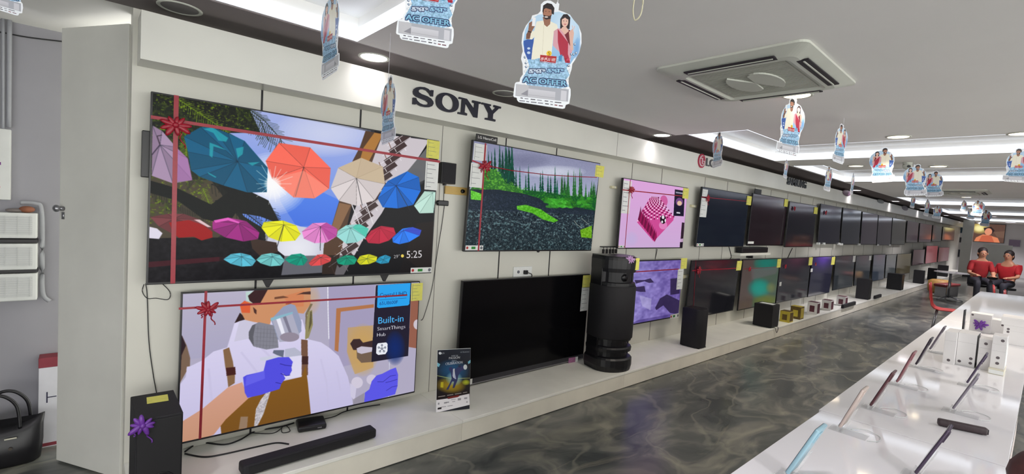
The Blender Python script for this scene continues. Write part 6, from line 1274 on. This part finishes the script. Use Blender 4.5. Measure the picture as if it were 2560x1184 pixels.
J = [(0, 0, .89, .13, .11), (.17, 0, .985, .12, .10), (.35, 0, 1.04, .15, .09), (.44, 0, 1.05, .06), (.49, 0, 1.05, .052), (.555, 0, 1.035, .078, .085), (.62, 0, 1.03, .06)]; E_ = [(0, 1), (1, 2), (2, 3), (3, 4), (4, 5), (5, 6)]
JS = [(0, 0, .90, .14, .12), (.17, 0, .985, .16, .14), (.35, 0, 1.035, .19, .13), (.42, 0, 1.045, .08)]; ES = [(0, 1), (1, 2), (2, 3)]; JT = [(0, 0, .88, .14, .12)]; ET = []
for sy in (-1, 1):
    b = len(J); J += [(.36, sy*.18, 1.01, .055), (.33, sy*.25, .77, .042), (.17, sy*.16, .66, .03), (.12, sy*.13, .645, .026, .018)]; E_ += [(2, b), (b, b+1), (b+1, b+2), (b+2, b+3)]
    for dy in (-.026, -.009, .009, .026): c = len(J); J += [(.075, sy*.13+dy, .62, .0095), (.05, sy*.13+dy*1.1, .595, .008)]; E_ += [(b+3, c), (c, c+1)]
    c = len(J); J += [(.11, sy*.09, .62, .010)]; E_ += [(b+3, c)]
    b = len(J); J += [(0, sy*.09, .82, .09), (.03, sy*.1, .47, .058), (-.01, sy*.1, .09, .038), (.12, sy*.1, .035, .032)]; E_ += [(0, b), (b, b+1), (b+1, b+2), (b+2, b+3)]
    b = len(JS); JS += [(.36, sy*.18, 1.01, .07), (.34, sy*.235, .86, .058)]; ES += [(2, b), (b, b+1)]
    b = len(JT); JT += [(0, sy*.09, .82, .1), (.03, sy*.1, .47, .07), (-.01, sy*.1, .13, .055)]; ET += [(0, b), (b, b+1), (b+1, b+2)]
skin_mesh('body', J, E_, M_skin, t); skin_mesh('shirt', JS, ES, mat('plum_shirt', (110, 60, 84), 0.8, noise=0.1), t); skin_mesh('trousers', JT, ET, M_dkcloth, t)
k = MB(); k.ell((.57, 0, 1.065), (.105, .092, .088)); k.ell((.50, 0, 1.08), (.06, .082, .06)); k.build('hair', Mbh, t, True)
for sy in (-1, 1): MB().ell((.56, sy*.083, 1.03), (.02, .01, .026), 8, 6).build('ear', M_skin, t, True); MB().ell((.60, sy*.03, .966), (.012, .01, .006), 8, 6).build('eye', M_ink, t, True)
MB().ell((.565, 0, .95), (.018, .012, .018), 8, 6).build('nose', M_skin, t, True)

# far wall and its fittings
def pic_poster():
    p = Paint(360, 260, (92, 64, 54)); p.k = 2
    p.ell((90, 60), 110, 90, (236, 220, 120), soft=True); p.ell((80, 70), 60, 50, (252, 244, 180), soft=True); p.poly([(130,60),(210,40),(250,90),(230,130),(150,130)], (40, 26, 30)); p.ell((185, 110), 40, 50, (222, 146, 112)); p.poly([(60,200),(130,150),(200,160),(290,190),(320,260),(40,260)], (220, 130, 90)); p.poly([(120,170),(220,160),(260,260),(90,260)], (196, 96, 66)); p.poly([(240,110),(360,90),(360,190),(280,180)], (110, 82, 68)); p.blur(2); return p.image('poster_print')
a = onx(2432, 545, XE-0.05); b = onx(2510, 608, XE-0.05); zt_ = min(a[2], CEIL-0.05)
t = thing('backlit_poster', 'large glowing orange and yellow poster on the far wall', 'poster', (XE-0.05, (a[1]+b[1])/2, b[2]), (0, 0, R(-90))); w = (a[1]-b[1])/2; h = zt_-b[2]
MB().box((-w, -0.03, 0), (w, 0.049, h), 0.004).build('lightbox', M_bezel, t); MB().box((-w+0.02, -0.034, 0.02), (w-0.02, -0.0302, h-0.02)).build('printed_face', im('poster_print', pic_poster(), 0.5, True, 1.0), t, uv=(-w, w, 0, h))
for (x0, y0, x1, y1, cl, l) in ((2394, 563, 2419, 583, (22, 62, 82), 'dark teal sign panel above the far end of the television wall'), (2523, 598, 2550, 617, (120, 100, 126), 'mauve grey poster at the right of the far wall'), (2389, 592, 2403, 606, (40, 36, 44), 'small dark panel high at the far corner'), (2385, 622, 2402, 642, (30, 32, 48), 'small navy panel low at the far corner'), (2470, 630, 2486, 642, (30, 28, 34), 'dark monitor on the far wall behind the seated person')):
    a = onx(x0, y0, XE-0.03); b = onx(x1, y1, XE-0.03); t = thing('wall_panel', l, 'panel', (XE, (a[1]+b[1])/2, b[2]), (0, 0, R(-90)), 'panels on the far wall'); w = (a[1]-b[1])/2; h = min(a[2], CEIL-0.02)-b[2]
    MB().box((-w, -0.05, 0), (w, -0.0, h), 0.004).build('frame', M_metal, t); MB().box((-w*0.96, -0.054, h*0.03), (w*0.96, -0.0498, h*0.97)).build('face', mat('panel_%d' % x0, cl, 0.4, noise=0.1, nscale=2), t)
for (px, l, dy, w) in ((2412, 'white square pillar at the far end beside the television wall', 0.35, 0.3), (2490, 'white partition panel behind the seated person', 0.9, 0.04)):
    p = onx(px, 650, 29.5); t = thing('partition', l, 'partition', (p[0], p[1], 0), (0, 0, 0), 'white partitions at the far end'); MB().box((-w/2, -dy/2, 0), (w/2, dy/2, 1.5 if w < 0.1 else CEIL), 0.003).build('panel', M_white, t); MB().box((-w/2-0.01, -dy/2-0.01, 0), (w/2+0.01, dy/2+0.01, 0.08), 0.003).build('skirting', M_joint, t)
